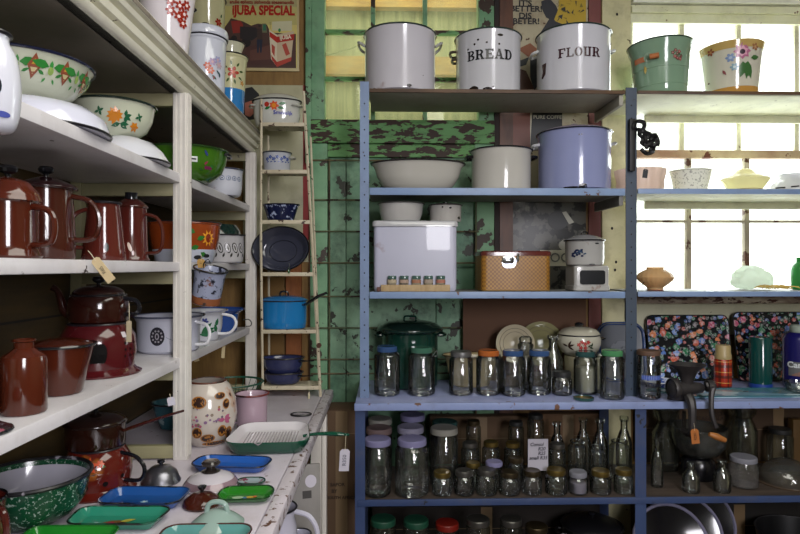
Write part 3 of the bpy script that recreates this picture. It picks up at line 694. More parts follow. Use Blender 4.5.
v=V('enamel_bucket','cream enamel bucket with red rose and blue base, furthest on top of the unit','bucket',233.5,2.335,T,[(.046,0),(.049,.005),(.055,.107)],enamel('2f7ab8',.0),None,wall=.002,part='lower_band',Xw=-.598)
obj('body',lathe([(.055,.107),(.061,.215),(.063,.224),(.067,.230),(.066,.238),(.064,.236),(.053,.109)],44),enamel('c4c098',.0),v.root); v.p=[(.046,0),(.055,.107),(.061,.215),(.066,.238)]
obj('rim',ring(.066,.238,.003),DKR,v.root)
d=flower(.004,.165,.022,5,'a62c18','c86040')+[('3a5224',leaf(.004+.024*math.cos(a),.165+.026*math.sin(a),.020,math.degrees(a))) for a in [i*PI/4+.2 for i in range(8)]]+flower(.042,.13,.01,5,'b87838','c8a050')
v.decal(d,da=6)
# --- shelf A, near bay
v=V('enamel_jug','white enamel jug with dark mark at left edge, hanging in front of top shelf','jug',-12,.80,zr(.176),[(.018,0),(.03,.006),(.036,.03),(.0375,.065),(.033,.1),(.024,.12),(.025,.13)],enamel('cfd0dc',.03),DKR,sm=4)
v.decal([('1c2430',ell(-.002,.055,.006,.012)),('4a54a0',ell(.006,.02,.01,.004))],da=16); v.loop(120,.1,.03,.03,.004,BLK)
obj('hanging_hook',tube([(0,0,.125),(0,0,.16),(0,0,.26),(0,.0,.30)],.0015,6),BLK,v.root)
v=V('enamel_bowl','upturned white enamel basin under the green garland bowl on top shelf','bowl',43,1.20,A+.001,[(.136,0),(.139,.004),(.130,.03),(.103,.05),(.060,.060),(.05,.064),(.04,.062)],enamel('cfd0e0',.03,scale=6),None,sm=0,Xw=-.692,rimw=.002)
obj('rim',ring(.138,.003,.003),DKR,v.root)
v.decal([('2a3470',[(-.03,.022),(-.005,.012),(.0,.008),(-.04,.016)])],da=-45)
def garland(v,z,n,s0,step):
    d=[]
    for i in range(n):
        s=s0+i*step
        d+=[('8a4a34',[(s,z-.022),(s+.011,z),(s,z+.022),(s-.011,z)]),('c8b888',[(s,z-.014),(s+.006,z-.003),(s-.006,z-.003)]),('b89038',[(s,z+.012),(s+.005,z+.002),(s-.005,z+.002)])]
        m=s+step/2
        d+=[('2f7a34',leaf(m-.004,z+.003,.03,170,.5)),('2f7a34',leaf(m+.004,z+.003,.03,10,.5)),('3c8a40',leaf(m,z,.014,90,.5)),('2f7a34',leaf(m-.01,z-.012,.014,150)),('2f7a34',leaf(m+.01,z-.012,.014,30)),('8ca858',ell(m,z-.004,.005,.007)),('3c8a40',leaf(m-.006,z-.016,.01,240)),('3c8a40',leaf(m+.006,z-.016,.01,300))]
    return d
v=V('enamel_bowl','white enamel bowl with green leaf garland and brown diamonds on top shelf','bowl',43,1.22,A+.065,[(.055,0),(.058,.005),(.086,.018),(.108,.043),(.120,.070),(.126,.076)],enamel('c6cab4',.02),enamel('1c2038',0),Xw=-.722)
v.decal(garland(v,.048,5,-.135,.056),da=20)
v=V('enamel_bowl','small upturned white enamel bowl under the orange flower bowl','bowl',138,1.54,A+.001,[(.106,0),(.108,.003),(.092,.03),(.068,.052),(.042,.060),(.038,.063)],enamel('cfd0d8',.1,scale=7),None,Xw=-.660)
obj('rim',ring(.107,.003,.0028),DKR,v.root)
v=V('enamel_bowl','white enamel bowl with orange flowers and green leaves on top shelf','bowl',117,1.55,A+.064,[(.05,0),(.054,.005),(.076,.02),(.090,.048),(.095,.078),(.100,.083)],enamel('c2c6b0',.02),enamel('1c2a24',0),Xw=-.690)
d=[('c87a1c',leaf(-.012,.042,.022,a,.5)) for a in range(100,280,30)]+[('c87a1c',leaf(-.012,.042,.016,a,.5)) for a in (-60,-20,20,60)]+[('1f5a3c',leaf(.008,.042,.016,a,.5)) for a in (80,20,-30,-80)]+[('1f5a3c',leaf(-.002,.025,.02,a,.5)) for a in (0,-30,200)]+[('c87a1c',leaf(.032,.022,.012,a,.6)) for a in range(0,360,60)]+[('1f5a3c',leaf(.042,.045,.011,a,.5)) for a in (30,100,200,300)]+[('2c5a40',leaf(-.05,.05,.012,a,.5)) for a in (30,100,200,300)]
v.decal(d,da=10)
v=V('enamel_basin','bright green enamel basin with grapes and price sticker, behind the post','basin',189,1.90,A+.001,[(.06,0),(.075,.006),(.105,.03),(.118,.062),(.122,.092),(.127,.098)],enamel('3d6b1a',.02),enamel('24401c',0),Xw=-.622)
d=[('d8dcd8',rc(.008,.03,.05,.066)),('2a2c30',rc(.013,.026,.056,.060))]
d+=[('6a2848',ell(.055+.006*i,.035+.004*j,.0035)) for i in range(4) for j in range(2)]+[('2c5a24',leaf(.035,.035,.015,-30)),('2c3a6a',leaf(.062,.07,.022,120)),('8a3a4a',leaf(.05,.045,.018,40)),('2c6a2c',leaf(.07,.045,.016,-20))]
v.decal(d,da=0); v.ear(8,.088,.07,.016,.004,BLK)
v=V('enamel_pot','white enamel pot with grey blue rosette border at far end of top shelf','pot',229,2.25,A+.001,[(.055,0),(.060,.005),(.066,.03),(.067,.09),(.071,.096)],enamel('c4c6d0',.25,scale=12),enamel('3a3e50',0),Xw=-.60)
v.decal([c for i in range(6) for c in (('5a6684',ell(-.05+.022*i,.06,.009)),('c4c6d0',ell(-.05+.022*i,.06,.006)),('3a4464',ell(-.05+.022*i,.06,.003)))])
V('dark_pot','dark iron pot at back of top shelf behind the rosette pot','pot',229,2.46,A+.001,[(.05,0),(.06,.01),(.065,.06),(.06,.1),(.045,.125),(.0,.13)],plain('2a2620',.4),None,Xw=-.70,solid=True)
# --- shelf B: brown enamel
v=V('enamel_teapot','brown enamel coffee pot with domed lid and loop handle, nearest on middle shelf','coffee pot',24,1.04,B_+.001,[(.050,0),(.052,.004),(.048,.012),(.0455,.02),(.0455,.094),(.048,.097)],enamel('481c10',.03),None,Xw=-.643)
v.lid([(.052,0),(.050,.006),(.047,.014),(.036,.028),(.03,.034),(.012,.040),(0,.041)],enamel('501e10',.02),KNOB,BLK)
v.loop(-8,.088,.022,.042,.0055,enamel('481c10',.0)); obj('spout',tube([(-.045,0,.03),(-.065,.0,.05),(-.08,0,.085)],[.012,.009,.007],10),enamel('481c10',.0),v.root)
v=V('enamel_pitcher','tall brown enamel jug with wide dark lid behind the near coffee pot','jug',57,1.24,B_+.001,[(.05,0),(.053,.005),(.053,.05),(.050,.11),(.048,.142)],enamel('401b12',.12),None,Xw=-.690)
v.lid([(.056,0),(.058,.004),(.052,.010),(.03,.02),(.012,.026),(0,.027)],enamel('2a1618',.0),KNOB,BLK,z=.142)
v.loop(8,.13,.04,.05,.0055,enamel('401b12',.0))
v=V('enamel_pitcher','brown enamel cone shaped jug without lid, chipped near its base','jug',101,1.42,B_+.001,[(.046,0),(.048,.004),(.045,.03),(.036,.11),(.034,.13),(.036,.134)],enamel('54211a',.16,scale=10),DKR,Xw=-.657)
v.loop(190,.12,.03,.035,.005,enamel('5a241c',0)); v.decal([('2a302c',ell(.005,.03,.005,.010))],'chip')
v=V('enamel_coffee_pot','tall narrow brown enamel coffee pot with cylindrical knob beside the white post','coffee pot',131,1.55,B_+.001,[(.042,0),(.044,.004),(.040,.012),(.037,.12),(.037,.135)],enamel('4a1c17',.1,scale=10),None,Xw=-.648)
v.lid([(.040,0),(.039,.006),(.026,.018),(.018,.022),(0,.0225)],enamel('3c1712',.0),[(.015,0),(.015,.016),(.016,.018),(0,.020)],BLK,z=.135)
v.loop(-5,.12,.02,.045,.0045,enamel('4a2018',0)); v.decal([('c8b4a8',ell(-.004,.035,.004,.012,rot=.3)),('b8a0a0',ell(.004,.02,.003,.006))],'chip',off=.001)
v=V('enamel_basin','orange rimmed enamel bowl with sunflower and white lower half behind the post','bowl',184,1.95,B_+.001,[(.085,0),(.09,.006),(.098,.04)],enamel('b8bcca',.08),None,Xw=-.645,part='lower_body')
obj('body',lathe([(.098,.04),(.106,.075),(.110,.118),(.114,.122),(.113,.126),(.107,.12),(.096,.042)],44),enamel('8a3c18',.03),v.root); v.p=[(.085,0),(.09,.006),(.098,.04),(.106,.075),(.110,.118),(.114,.122)]
obj('rim',ring(.113,.126,.0025),DKR,v.root)
d=[('d8902c',leaf(.075,.075,.026,a,.35)) for a in range(0,360,36)]+[('7a2a14',ell(.075,.075,.010,.014))]+[('2f6a2c',leaf(.03+.006*i,.09-.02*i,.028,a,.55)) for i,a in enumerate((150,20,-160,-30))]+[('b0b4c4',leaf(-.02,.03,.045,85,.4)),('b4b8c8',leaf(.0,.03,.04,95,.4)),('a8acbc',leaf(.095,.01,.035,80,.5)),('26282c',ell(.07,.02,.012,.006)),('26282c',ell(.04,.015,.014,.007))]
v.decal(d,da=0); 
v=V('enamel_pot','white enamel pot with black leaf pattern at far end of middle shelf','pot',231,2.26,B_+.001,[(.058,0),(.064,.005),(.068,.03),(.069,.098),(.073,.103)],enamel('b4b2b4',.12),DKR,Xw=-.598)
v.decal([x for i in range(5) for x in (('26241f',ell(-.045+.027*i,.055,.010,.02,rot=.3)),('b0aeb0',ell(-.045+.027*i,.055,.0075,.016,rot=.3)),('4a4640',ell(-.045+.027*i,.055,.003,.010,rot=.3)),('302e2a',leaf(-.035+.027*i,.02,.02,70)))])
V('dark_pot','dark green enamel pot at the back of middle shelf','pot',224,2.45,B_+.001,[(.08,0),(.095,.01),(.105,.07),(.1,.13),(.085,.155),(0,.16)],enamel('16302c',.05),None,Xw=-.69,solid=True)
r=empty('enamel_mug','rusty white and blue marbled enamel mug hanging upside down from the middle shelf','mug',(X(208,1.765),1.765,Zp(286,1.765)),(R(10),R(12),0))
obj('body',lathe(hollow([(.037,-.052),(.040,-.05),(.043,.02),(.046,.048),(.048,.052)],.002),36),speckle('8a90a6','1a1e2c',55,.56,.3,6,c2='6a3a1c',th2=.62),r)
obj('rim',ring(.048,.052,.003,36),BLK,r); obj('handle',tube([(-.042,0,.035),(-.062,0,.03),(-.064,0,-.01),(-.042,0,-.03)],.004,8),BLK,r)
obj('rust_band',lathe([(.0385,-.0505),(.0415,-.049),(.0425,-.028),(.0415,-.028)],36),speckle('7a4420','2a1c14',16,.55,.7,5),r)
obj('hook',tube([(-.02,0,.05),(-.022,0,.065),(-.012,0,.078),(-.004,0,.068)],.0015,6),BLK,r)
# --- shelf C
V('iron_pot','black iron pot at left edge of the lower shelf','pot',-10,1.02,C_+.001,[(.04,0),(.045,.006),(.048,.05),(.042,.075),(.028,.1),(.012,.115),(0,.118)],plain('101214',.25),None,Xw=-.70,solid=True)
v=V('enamel_flask','small brown enamel flask with short open neck on the lower shelf','flask',26,1.06,C_+.001,[(.034,0),(.036,.003),(.036,.09),(.034,.098),(.020,.108),(.0155,.112),(.0155,.122),(.0185,.124),(.0185,.127)],enamel('4e2012',.05),None,Xw=-.628)
v=V('enamel_saucepan','brown enamel saucepan with flared black rim and flat lid on the lower shelf','saucepan',66,1.22,C_+.001,[(.036,0),(.04,.005),(.052,.06),(.060,.094),(.064,.097)],enamel('4c1e10',.03),BLK,Xw=-.650)
v.lid([(.058,0),(.055,.005),(.03,.012),(0,.014)],enamel('401608',.1),z=.096); v.loop(150,.08,.03,.03,.005,BLK)
def warmer(lab,px,Y,z,Rr,h,x,m,cat='stove'):
    v=V('enamel_warmer',lab,cat,px,Y,z,[(Rr*1.12,0),(Rr*1.13,.004),(Rr*1.0,.010),(Rr*.93,.016),(Rr*1.0,h*.45),(Rr*.96,h*.75),(Rr*.78,h*.98),(Rr*.74,h)],m,DKR,Xw=x,sm=0)
    return v
v=warmer('dark red enamel spirit stove with square fire door on the lower shelf',98,1.45,C_+.001,.086,.118,-.685,enamel('4c1418',.05))
v.decal([('0c0a0a',rc(-.035,.005,.034,.078)),('0c0a0a',ell(.005,.055,.008,.022))],'fire_door',da=4,off=.0018)
v.decal([('120c0c',ell(.0+.016*i,.045+.015*j,.003)) for i in range(3) for j in range(3) if (i+j)!=3],'air_holes',da=42)
v.decal([('c8c0c4',rc(-.006,.006,-.006+.095,.006+.095))],'price_sticker',da=42,off=.002)
v2=V('enamel_kettle','dark brown enamel kettle on top of the red spirit stove','kettle',100,1.45,C_+.121,[(.058,0),(.064,.005),(.068,.03),(.067,.055),(.060,.066)],enamel('2e120d',.04),BLK,Xw=-.683)
v2.lid([(.058,0),(.054,.010),(.035,.02),(0,.023)],enamel('2a0f0a',0),KNOB,BLK)
kv=enamel('2e120d',.04)
obj('spout',tube([(-.060,0,.018),(-.078,-.005,.028),(-.086,-.006,.055),(-.094,-.007,.076),(-.105,-.008,.084)],[.015,.011,.009,.007,.008],10),kv,v2.root)
v2.loop(-8,.058,.02,.038,.0055,BLK)
v=V('chamber_pot','white enamel chamber pot with dark oval crest on the lower shelf','pot',165,1.835,C_+.001,[(.082,0),(.088,.006),(.090,.03),(.091,.09),(.100,.103),(.104,.106)],enamel('b9bac8',.04),enamel('4a4e60',0),Xw=-.655)
d=[('2a2830',ell(-.032,.052,.021,.027,20))]
for i in range(10): d.append(('8c8890',ell(-.032+.014*math.cos(i*.628),.052+.016*math.sin(i*.628),.0028,.003)))
d+=[('8c8890',ell(-.032,.052,.006,.010)),('2a2830',ell(-.032,.052,.003,.006))]
d+=[('505464',[(-.008+.01*i,.05-.012*math.sin(i*.5)),(.002+.01*i,.05-.012*math.sin(i*.5+.5)),(.002+.01*i,.049-.012*math.sin(i*.5+.5)),(-.008+.01*i,.049-.012*math.sin(i*.5))]) for i in range(6)]
v.decal(d); v.loop(-12,.088,.02,.045,.005,WH2)
v=V('chamber_pot','white enamel pot with blue flower and green leaves on the far lower shelf','pot',200,2.1,C_+.001,[(.055,0),(.062,.006),(.072,.045),(.074,.085),(.086,.1),(.09,.102)],enamel('c8cad2',.02),enamel('8a8c9c',0),Xw=-.640)
v.decal(flower(-.0,.068,.013,6,'3c4480','2a2c4c')+[('24603c',leaf(-.01,.03,.05,a,.3)) for a in (20,45,5)]+[('24603c',leaf(.04,.05,.03,70,.5)),('24603c',leaf(.045,.03,.03,110,.5)),('2a6a48',leaf(.02,.02,.04,170,.3))],da=10)
v.loop(-8,.09,.022,.052,.005,WH2)
v=V('enamel_saucepan','blue enamel pan with wide rim behind the leaf patterned pot','pan',215,2.36,C_+.001,[(.07,0),(.08,.006),(.085,.07),(.105,.085),(.108,.088)],enamel('2c4a8c',.0),enamel('24407c',0),Xw=-.660)
obj('shelf_hook',tube([(.0,0,.01),(.022,0,.012),(.034,0,.0),(.03,0,-.014),(.012,0,-.016)],.0025,6),plain('3a3a38',.5),None,(X(243,2.45),2.45,Zp(322,2.45)))
tagp(bpy.data.objects['shelf_hook'],'dark iron hook on the end of the lower shelf beside far post','hook')
v=V('pot_lid','marbled pink and black enamel lid at the left end of the lower shelf','lid',2,.93,C_+.001,[(.045,0),(.047,.002),(.044,.006),(.03,.013),(.012,.017),(0,.018)],speckle('8a4a5a','26141c',14,.55,.2,5,c2='c0a8b0'),None,Xw=-.622,solid=True)
obj('rim',ring(.046,.002,.003),BLK,v.root)
# --- counter level
v=V('enamel_bowl','large green and white speckled enamel bowl with chipped black rim on the counter','bowl',40,1.29,K_+.001,[(.055,0),(.060,.004),(.088,.02),(.106,.045),(.115,.085),(.118,.098)],speckle('12402a','8fa298',150,.60,.18,5),None,Xw=-.752,wall=.0035)
obj('lining',lathe([(.1155,.0965),(.1115,.085),(.102,.046),(.084,.024),(.056,.008),(0,.0075)],44),enamel('aaa8b4',.03),v.root)
obj('rim',ring(.117,.098,.0045),speckle('17161a','8c8890',20,.60,.3),v.root)
v=V('enamel_mug','brown enamel mug at the bottom left corner of the counter','mug',-10,1.10,K_+.001,[(.045,0),(.048,.004),(.049,.09),(.051,.12)],enamel('5a2018',.05),BLK,Xw=-.742)
v.loop(-18,.115,.03,.03,.006,enamel('4a1c16',0))
v=warmer('red brown enamel stove with orange flower on the counter under lower shelf',100,1.47,K_+.001,.078,.105,-.695,enamel('5a1a12',.12,rust='b06a20',scale=7))
d=[('c8502c',leaf(-.012,.078,.020,a,.5)) for a in (20,80,140,200,260,320)]+[('c8502c',leaf(.012,.082,.010,a,.6)) for a in (0,60,120,180,240,300)]+[('4a5a2c',leaf(.01,.08,.016,-20,.5)),('e08048',ell(-.012,.078,.004))]
v.decal(d,da=-6); v.decal([('140c0c',ell(0,.035,.006)),('140c0c',ell(.04,.045,.005)),('140c0c',ell(-.04,.03,.005))],'air_holes',da=12)
v.loop(-14,.095,.03,.055,.0048,BLK)
v=V('enamel_saucepan','dark brown lidded saucepan with long handle standing on the flowered stove','saucepan',95,1.47,K_+.108,[(.052,0),(.066,.004),(.068,.03),(.067,.055)],enamel('261009',.05),None,Xw=-.700)
v.lid([(.070,0),(.071,.004),(.064,.012),(.04,.022),(0,.027)],enamel('200e08',.03),KNOB,BLK)
obj('handle',tube([(.064,0,.035),(.10,-.004,.048),(.17,-.01,.072),(.215,-.014,.086)],[.006,.007,.006,.005],8,flat=.6),enamel('42180f',.1),v.root)
V('enamel_bowl','small teal patterned enamel bowl half hidden behind the near white post','bowl',170,2.03,K_+.001,[(.03,0),(.045,.005),(.062,.05),(.07,.085),(.072,.088)],speckle('2c5a66','8aa0a4',26,.58,.2,4),DKR,Xw=-.705)
def jug_lid(kind,lab,px,Y,prof,m,knob=None,km=None,extra=None,x=None,rim=None):
    v=V(kind,lab,'lid',px,Y,K_+.001,prof,m,None,solid=True,Xw=x,sm=0)
    if rim: obj('rim',ring(prof[0][0],.002,.0022),rim,v.root)
    if knob: obj('knob',lathe(knob,24),km,v.root,(0,0,prof[-1][1]-.001))
    return v
AL=plain('7c7c84',.28,.9)
jug_lid('pot_lid','dull aluminium domed lid with black knob beside the white post',161,1.52,[(.047,0),(.048,.003),(.044,.010),(.038,.026),(.024,.038),(0,.042)],AL,[(.004,0),(.004,.005),(.009,.008),(.009,.013),(0,.015)],BLK)
v=V('pot_lid','large white enamel lid with mauve band and fat black knob on the counter','lid',211,1.49,K_+.001,[(.066,0),(.067,.004),(.060,.014),(.047,.026),(.022,.035),(0,.037)],enamel('c8c2ca',.03),None,solid=True)
obj('band',lathe([(.0665,.0065),(.0610,.0145),(.0560,.0205),(.0555,.0195),(.0600,.0135),(.0655,.006)],44),enamel('8c747e',0),v.root)
obj('knob',lathe([(.021,0),(.023,.003),(.012,.008),(.011,.014),(.021,.018),(.023,.023),(.018,.028),(0,.029)],28),enamel('2a2422',0),v.root,(0,0,.034))
v=V('pot_lid','small chocolate brown enamel lid with black knob between the trays','lid',202,1.37,K_+.001,[(.040,0),(.042,.004),(.040,.012),(.034,.017),(.02,.027),(0,.030)],enamel('42190f',.02),None,solid=True)
obj('knob',lathe([(.004,0),(.004,.005),(.009,.011),(.010,.015),(0,.018)],20),BLK,v.root,(0,0,.028))
v=V('pot_lid','pale mint enamel lid with loop handle at the front of the counter','lid',217,1.265,K_+.001,[(.054,0),(.056,.003),(.053,.006),(.040,.016),(.018,.030),(0,.033)],enamel('93aaa2',.0),None,solid=True)
obj('knob',tube([(-.022,0,-.006),(-.017,0,.014),(0,0,.020),(.017,0,.014),(.022,0,-.006)],.0055,8,smooth=5),enamel('93aaa2',.0),v.root,(0,0,.028))
TBL=enamel('2458a0',.02); 
tray('enamel_tray','blue enamel tray beside the aluminium lid, near side of the post','tray',145,1.385,K_+.001,.185,.100,.028,enamel('1f4f92',.03),speckle('14305c','0c1420',12,.5),rot=-.05,deco=flower(-.0,-.005,.009,6,'8ab0d0','d0d8d0'))
tray('enamel_tray','turquoise green enamel tray with brown and yellow motif in its middle','tray',118,1.275,K_+.001,.190,.090,.025,enamel('2c846c',.03),speckle('14503c','1c2420',14,.5),rot=-.03,warp=lambda p:(p[0]*(1+p[1]*1.2),p[1]),deco=[('6a4a24',leaf(-.03,-.005,.05,10,.3)),('b0a83c',leaf(.005,.0,.03,25,.5)),('8a2c3c',ell(-.012,-.006,.008,.005)),('4a3020',leaf(.0,-.006,.03,-10,.3))])
tray('enamel_tray','bright green enamel tray at the bottom edge of the counter','tray',66,1.178,K_+.001,.175,.090,.02,enamel('1f7c26',.03),enamel('1c6a24',0),rot=-.02)
tray('enamel_tray','blue enamel tray lying beyond the white lid with the fat knob','tray',232,1.62,K_+.001,.205,.095,.035,enamel('2558a8',.02),speckle('14305c','0c1420',12,.5),rot=-.12,deco=[('7aa0c8',ell(.06,-.02,.004)),('7aa0c8',ell(-.05,-.01,.003))])
tray('enamel_tray','small narrow green enamel tray with yellow fruit decoration','tray',246,1.405,K_+.001,.125,.068,.024,enamel('277a20',.02),enamel('143c18',0),h=.014,rot=.05,warp=lambda p:(p[0],p[1]*(1-.25*math.cos(p[0]*75))),deco=[('c8a030',ell(.01,-.002,.010,.006)),('a8c0a0',ell(-.018,-.003,.014,.008)),('c86030',ell(.02,0,.005)),('3c70a0',ell(-.002,-.006,.005))])
tray('enamel_tray','pale teal enamel tray cut off by the bottom of the picture','tray',206,1.195,K_+.001,.175,.07,.03,enamel('5a9490',.0),enamel('4a2a28',0),h=.016)
tray('trinket_dish','tiny oval dish with floral centre and dark green rim beside green tray','dish',251,1.50,K_+.001,.068,.046,.022,speckle('8c9aa0','6a3448',40,.56,.2,3,c2='3a5a58'),enamel('143c2c',0),h=.008,flare=.006)
v=V('ginger_jar','round white enamel pot with large rusty brown chips behind the near post','pot',212,1.86,K_+.001,[(.050,0),(.056,.006),(.078,.04),(.088,.09),(.082,.14),(.066,.176),(.056,.186),(.053,.190)],enamel('c2b8ae',.34,chipc='4a2c1c',rust='a8682c',scale=7),speckle('5a2c18','2a1a12',18,.5,.6),sm=0,Xw=-.545,wall=.004)
d=[]
random.seed(11)
for i in range(30): d+= [(random.choice(['8a6a8c','6a5a6a','a07a50','a85a70','7a6a5a']),ell(random.uniform(-.05,.045),random.uniform(.065,.125),random.uniform(.002,.005)))]
d+=[('a85878',leaf(.05,.085,.022,a,.6)) for a in (0,40,-40,180)]
for a,b,c,e in ((.0,.032,.017,.011),(.042,.05,.012,.015),(.065,.04,.012,.016),(.035,.155,.014,.008),(.055,.13,.010,.012),(-.025,.14,.018,.014),(.02,.012,.03,.006),(-.03,.05,.012,.014)):
    d+=[('a06a30',ell(a,b,c*1.22,e*1.25)),('36241f',ell(a,b,c,e))]
v.decal(d)
v=V('enamel_mug','pale pink enamel mug with worn red rim on the counter','mug',252,2.02,K_+.001,[(.045,0),(.048,.004),(.050,.03),(.052,.11),(.055,.116)],enamel('b39aa8',.05,scale=12),speckle('6a2420','2a1414',14,.5,.4),Xw=None)
v.loop(192,.09,.02,.032,.004,enamel('8c7a88',0))
# green wire basket behind
r=empty('wire_basket','dark green wire basket behind the pink mug on the counter','basket',(X(232,2.3),2.32,K_+.001))
gm=plain('164a38',.4); bm=nb()
for z,rr in ((.004,.06),(.05,.085),(.095,.11)): ring(rr,z,.002,36,bm=bm)
for i in range(22):
    a=2*PI*i/22; tube([(.06*math.cos(a),.06*math.sin(a),.004),(.11*math.cos(a),.11*math.sin(a),.095)],.0013,5,bm=bm,smooth=0)
obj('wires',bm,gm,r); obj('rim',ring(.112,.097,.0035,36),gm,r)
# grill pan
gx,gy=X(271,1.835),1.835
r=empty('grill_pan','square cast griddle pan, white ridged inside, green outside, long green handle','pan',(gx,gy,K_+.001),(0,0,.05))
gg=enamel('0f4a38',.0)
wp=lambda p:(p[0]*(1-.10*(p[1]/.12)),p[1])
obj('body',loft(.232,.235,.055,[(.020,0),(.018,.001),(.004,.026),(0,.036),(.003,.038),(.0045,.037)],k=7,warp=wp),gg,r)
bm=nb(); 
def bowl_in(bm):
    R_=[]
    for ins,z in ((.0025,.0385),(.007,.034),(.020,.018),(.026,.0165)):
        R_.append([bm.verts.new((*wp(p),z)) for p in rrect(.232-2*ins,.235-2*ins,.055-ins,7)])
    for A_,B2 in zip(R_,R_[1:]):
        n=len(A_)
        for i in range(n): bm.faces.new((A_[i],A_[(i+1)%n],B2[(i+1)%n],B2[i]))
    bm.faces.new(R_[-1])
bowl_in(bm)
bpy.data.objects.remove([c for c in r.children if c.name.startswith('body')][0])
bm2=nb(); R_=[]
for ins,z in ((.020,0),(.018,.001),(.004,.026),(0,.036),(.0012,.0385),(.0025,.0385)):
    R_.append([bm2.verts.new((*wp(p),z)) for p in rrect(.232-2*ins,.235-2*ins,.055-ins,7)])
for A_,B2 in zip(R_,R_[1:]):
    n=len(A_)
    for i in range(n): bm2.faces.new((A_[i],A_[(i+1)%n],B2[(i+1)%n],B2[i]))
bm2.faces.new(R_[0][::-1]); obj('body',bm2,gg,r,recalc=True)
obj('lining',bm,enamel('d4d0d4',.0),r)
bm=nb()
for i in range(17):
    x=-.075+i*.0094; tube([(x,-.075,.0168),(x,.072,.0168)],.0019,5,bm=bm,smooth=0)
obj('ridges',bm,enamel('9c9698',.0),r)
obj('pour_lip',lathe([(.0,.030),(.006,.034),(.011,.0385),(.008,.0385),(0,.035)],16,c=(-.02,-.118)),enamel('b9b4b8',0),r)
obj('handle',tube([(.098,-.02,.028),(.125,-.018,.032),(.16,-.020,.034),(.20,-.026,.034),(.222,-.030,.033)],[.007,.0075,.009,.011,.007],10,flat=.6,smooth=5),gg,r)
obj('hang_loop',tube([(.220,-.030,.033),(.228,-.024,.033),(.236,-.032,.033),(.228,-.038,.033)],.0025,6,True),gg,r)
r=empty('jar_seal_ring','small oval black rimmed lid lying flat near the far end of the counter','lid',(X(301,2.19),2.19,K_+.001))
obj('rim',tube([(p[0],p[1],.004) for p in ell(0,0,.036,.024,24)],.0035,6,True,smooth=0),plain('1c1a1c',.4),r); obj('disc',lathe([(0,.004),(.032,.004),(.032,.001),(0,.001)],24,.66),plain('a8a0a8',.4),r)
# ================================================================== CORNER WIRE RACK
MR=paint('c2b9a0','b0a48c',.42,'3a1f14',.5,30,dirt='6a4a34')
yF,yB=2.50,2.625
rack=empty('corner_rack','narrow peeling white painted metal rack with six tiers at the end of the counter','rack',(X(285,yF),yF,K_))
ox,oz=X(285,yF),K_
def rp(kind,path,r_,m=MR,**k): return obj(kind,tube([(x-ox,y-yF,z-oz) for x,y,z in path],r_,6,**k),m,rack)
zt_,zb=Zp(98,yF),K_+.002
xr=lambda py:X(304+(py-100)/295*17,yF)
rp('post',[(X(261.5,yF),yF,Zp(100,yF)),(X(261,yF),yF,Zp(240,yF)),(X(263,yF),yF,zb)],.0055,smooth=3)
rp('post',[(xr(92),yF,Zp(92,yF)),(xr(240),yF,Zp(240,yF)),(xr(395)-.002,yF,zb)],.0065,smooth=3)
rp('post',[(X(262,yF)+.002,yB,Zp(130,yF)),(X(262,yF)+.006,yB,zb)],.005,smooth=0)
rp('post',[(X(307,yF),yB,Zp(130,yF)),(xr(350)-.005,yB,zb)],.005,smooth=0)
tiers=[124,171,221,273,330,386]
tz=[]
for py in tiers:
    z=Zp(py,yF); tz.append(z); a=X(261,yF)-ox; b=xr(py)-ox
    bm=nb(); box(bm,a+.004,b-.004,.004,yB-yF+.004,z-oz-.004,z-oz,.001); box(bm,a+.002,b-.002,-.004,.003,z-oz-.013,z-oz+.003,.0015)
    obj('tier',bm,MR,rack)
rp('bolt',[(xr(345)+.004,yF-.012,Zp(345,yF)),(xr(345)+.004,yF+.0,Zp(345,yF))],.011,plain('4a2c1c',.8),smooth=0)
ym=2.565
v=V('enamel_casserole','white lidded enamel casserole with orange flower and blue writing on the rack top','casserole',277,ym,tz[0]+.001,[(.085,0),(.09,.006),(.098,.04),(.1,.1),(.104,.105)],enamel('c4c4bc',.04),enamel('2c3a34',0),sy=.6)
v.lid([(.104,0),(.1,.008),(.07,.024),(.03,.032),(0,.033)],enamel('bab9b0',0),None,None,DKR)
d=[('c8502c',leaf(-.02,.075,.022,a,.55)) for a in range(0,360,50)]+[('d88828',ell(-.02,.075,.009)),('2c6a3a',leaf(.0,.082,.035,8,.4)),('2c6a3a',leaf(-.005,.068,.03,-10,.4)),('a83024',ell(-.05,.08,.011)),('2c6a3a',leaf(-.06,.06,.03,20,.4))]
v.decal(d); v.ear(-30,.08,.05,.02,.004,enamel('b4b4ac',0)); v.ear(200,.08,.05,.02,.004,enamel('b4b4ac',0))
bm=nb(); P=text_polys('Smakelijk',.022,.0004)
v.decal([('3438a0',[(a+.02,b+.045) for a,b in p]) for p in P],'writing')
v=V('enamel_pot','small white enamel pot with blue flower border on the rack\'s second tier','pot',277,ym,tz[1]+.004,[(.052,0),(.055,.004),(.058,.075),(.061,.079)],enamel('b9bcc4',.2,scale=14),enamel('3a3c44',0),sy=.85)
v.decal([x for i in range(7) for x in flower(-.045+.015*i,.048+.008*(i%2),.0085,5,'34488c','5a70a8')]+[('34488c',leaf(-.045+.015*i,.034,.012,20)) for i in range(7)])
v.lid([(.05,-.002),(.04,.006),(0,.010)],enamel('8c8c8c',.2)); v.ear(0,.058,.04,.022,.004,enamel('a8a89c',0))
V('enamel_bowl','shallow navy and white marbled enamel dish on the rack\'s third tier','bowl',281,ym,tz[2]+.004,[(.045,0),(.055,.003),(.072,.06),(.078,.068)],speckle('141a3a','98a2c0',48,.58,.18,6),enamel('14182c',0),sy=.7,Xw=X(281,ym))
r=empty('enamel_basin','round dark slate enamel basin standing on edge behind the rack posts','basin',(X(279,2.47),2.575,Zp(250,2.5)-.003),(R(78),R(0),R(-8)))
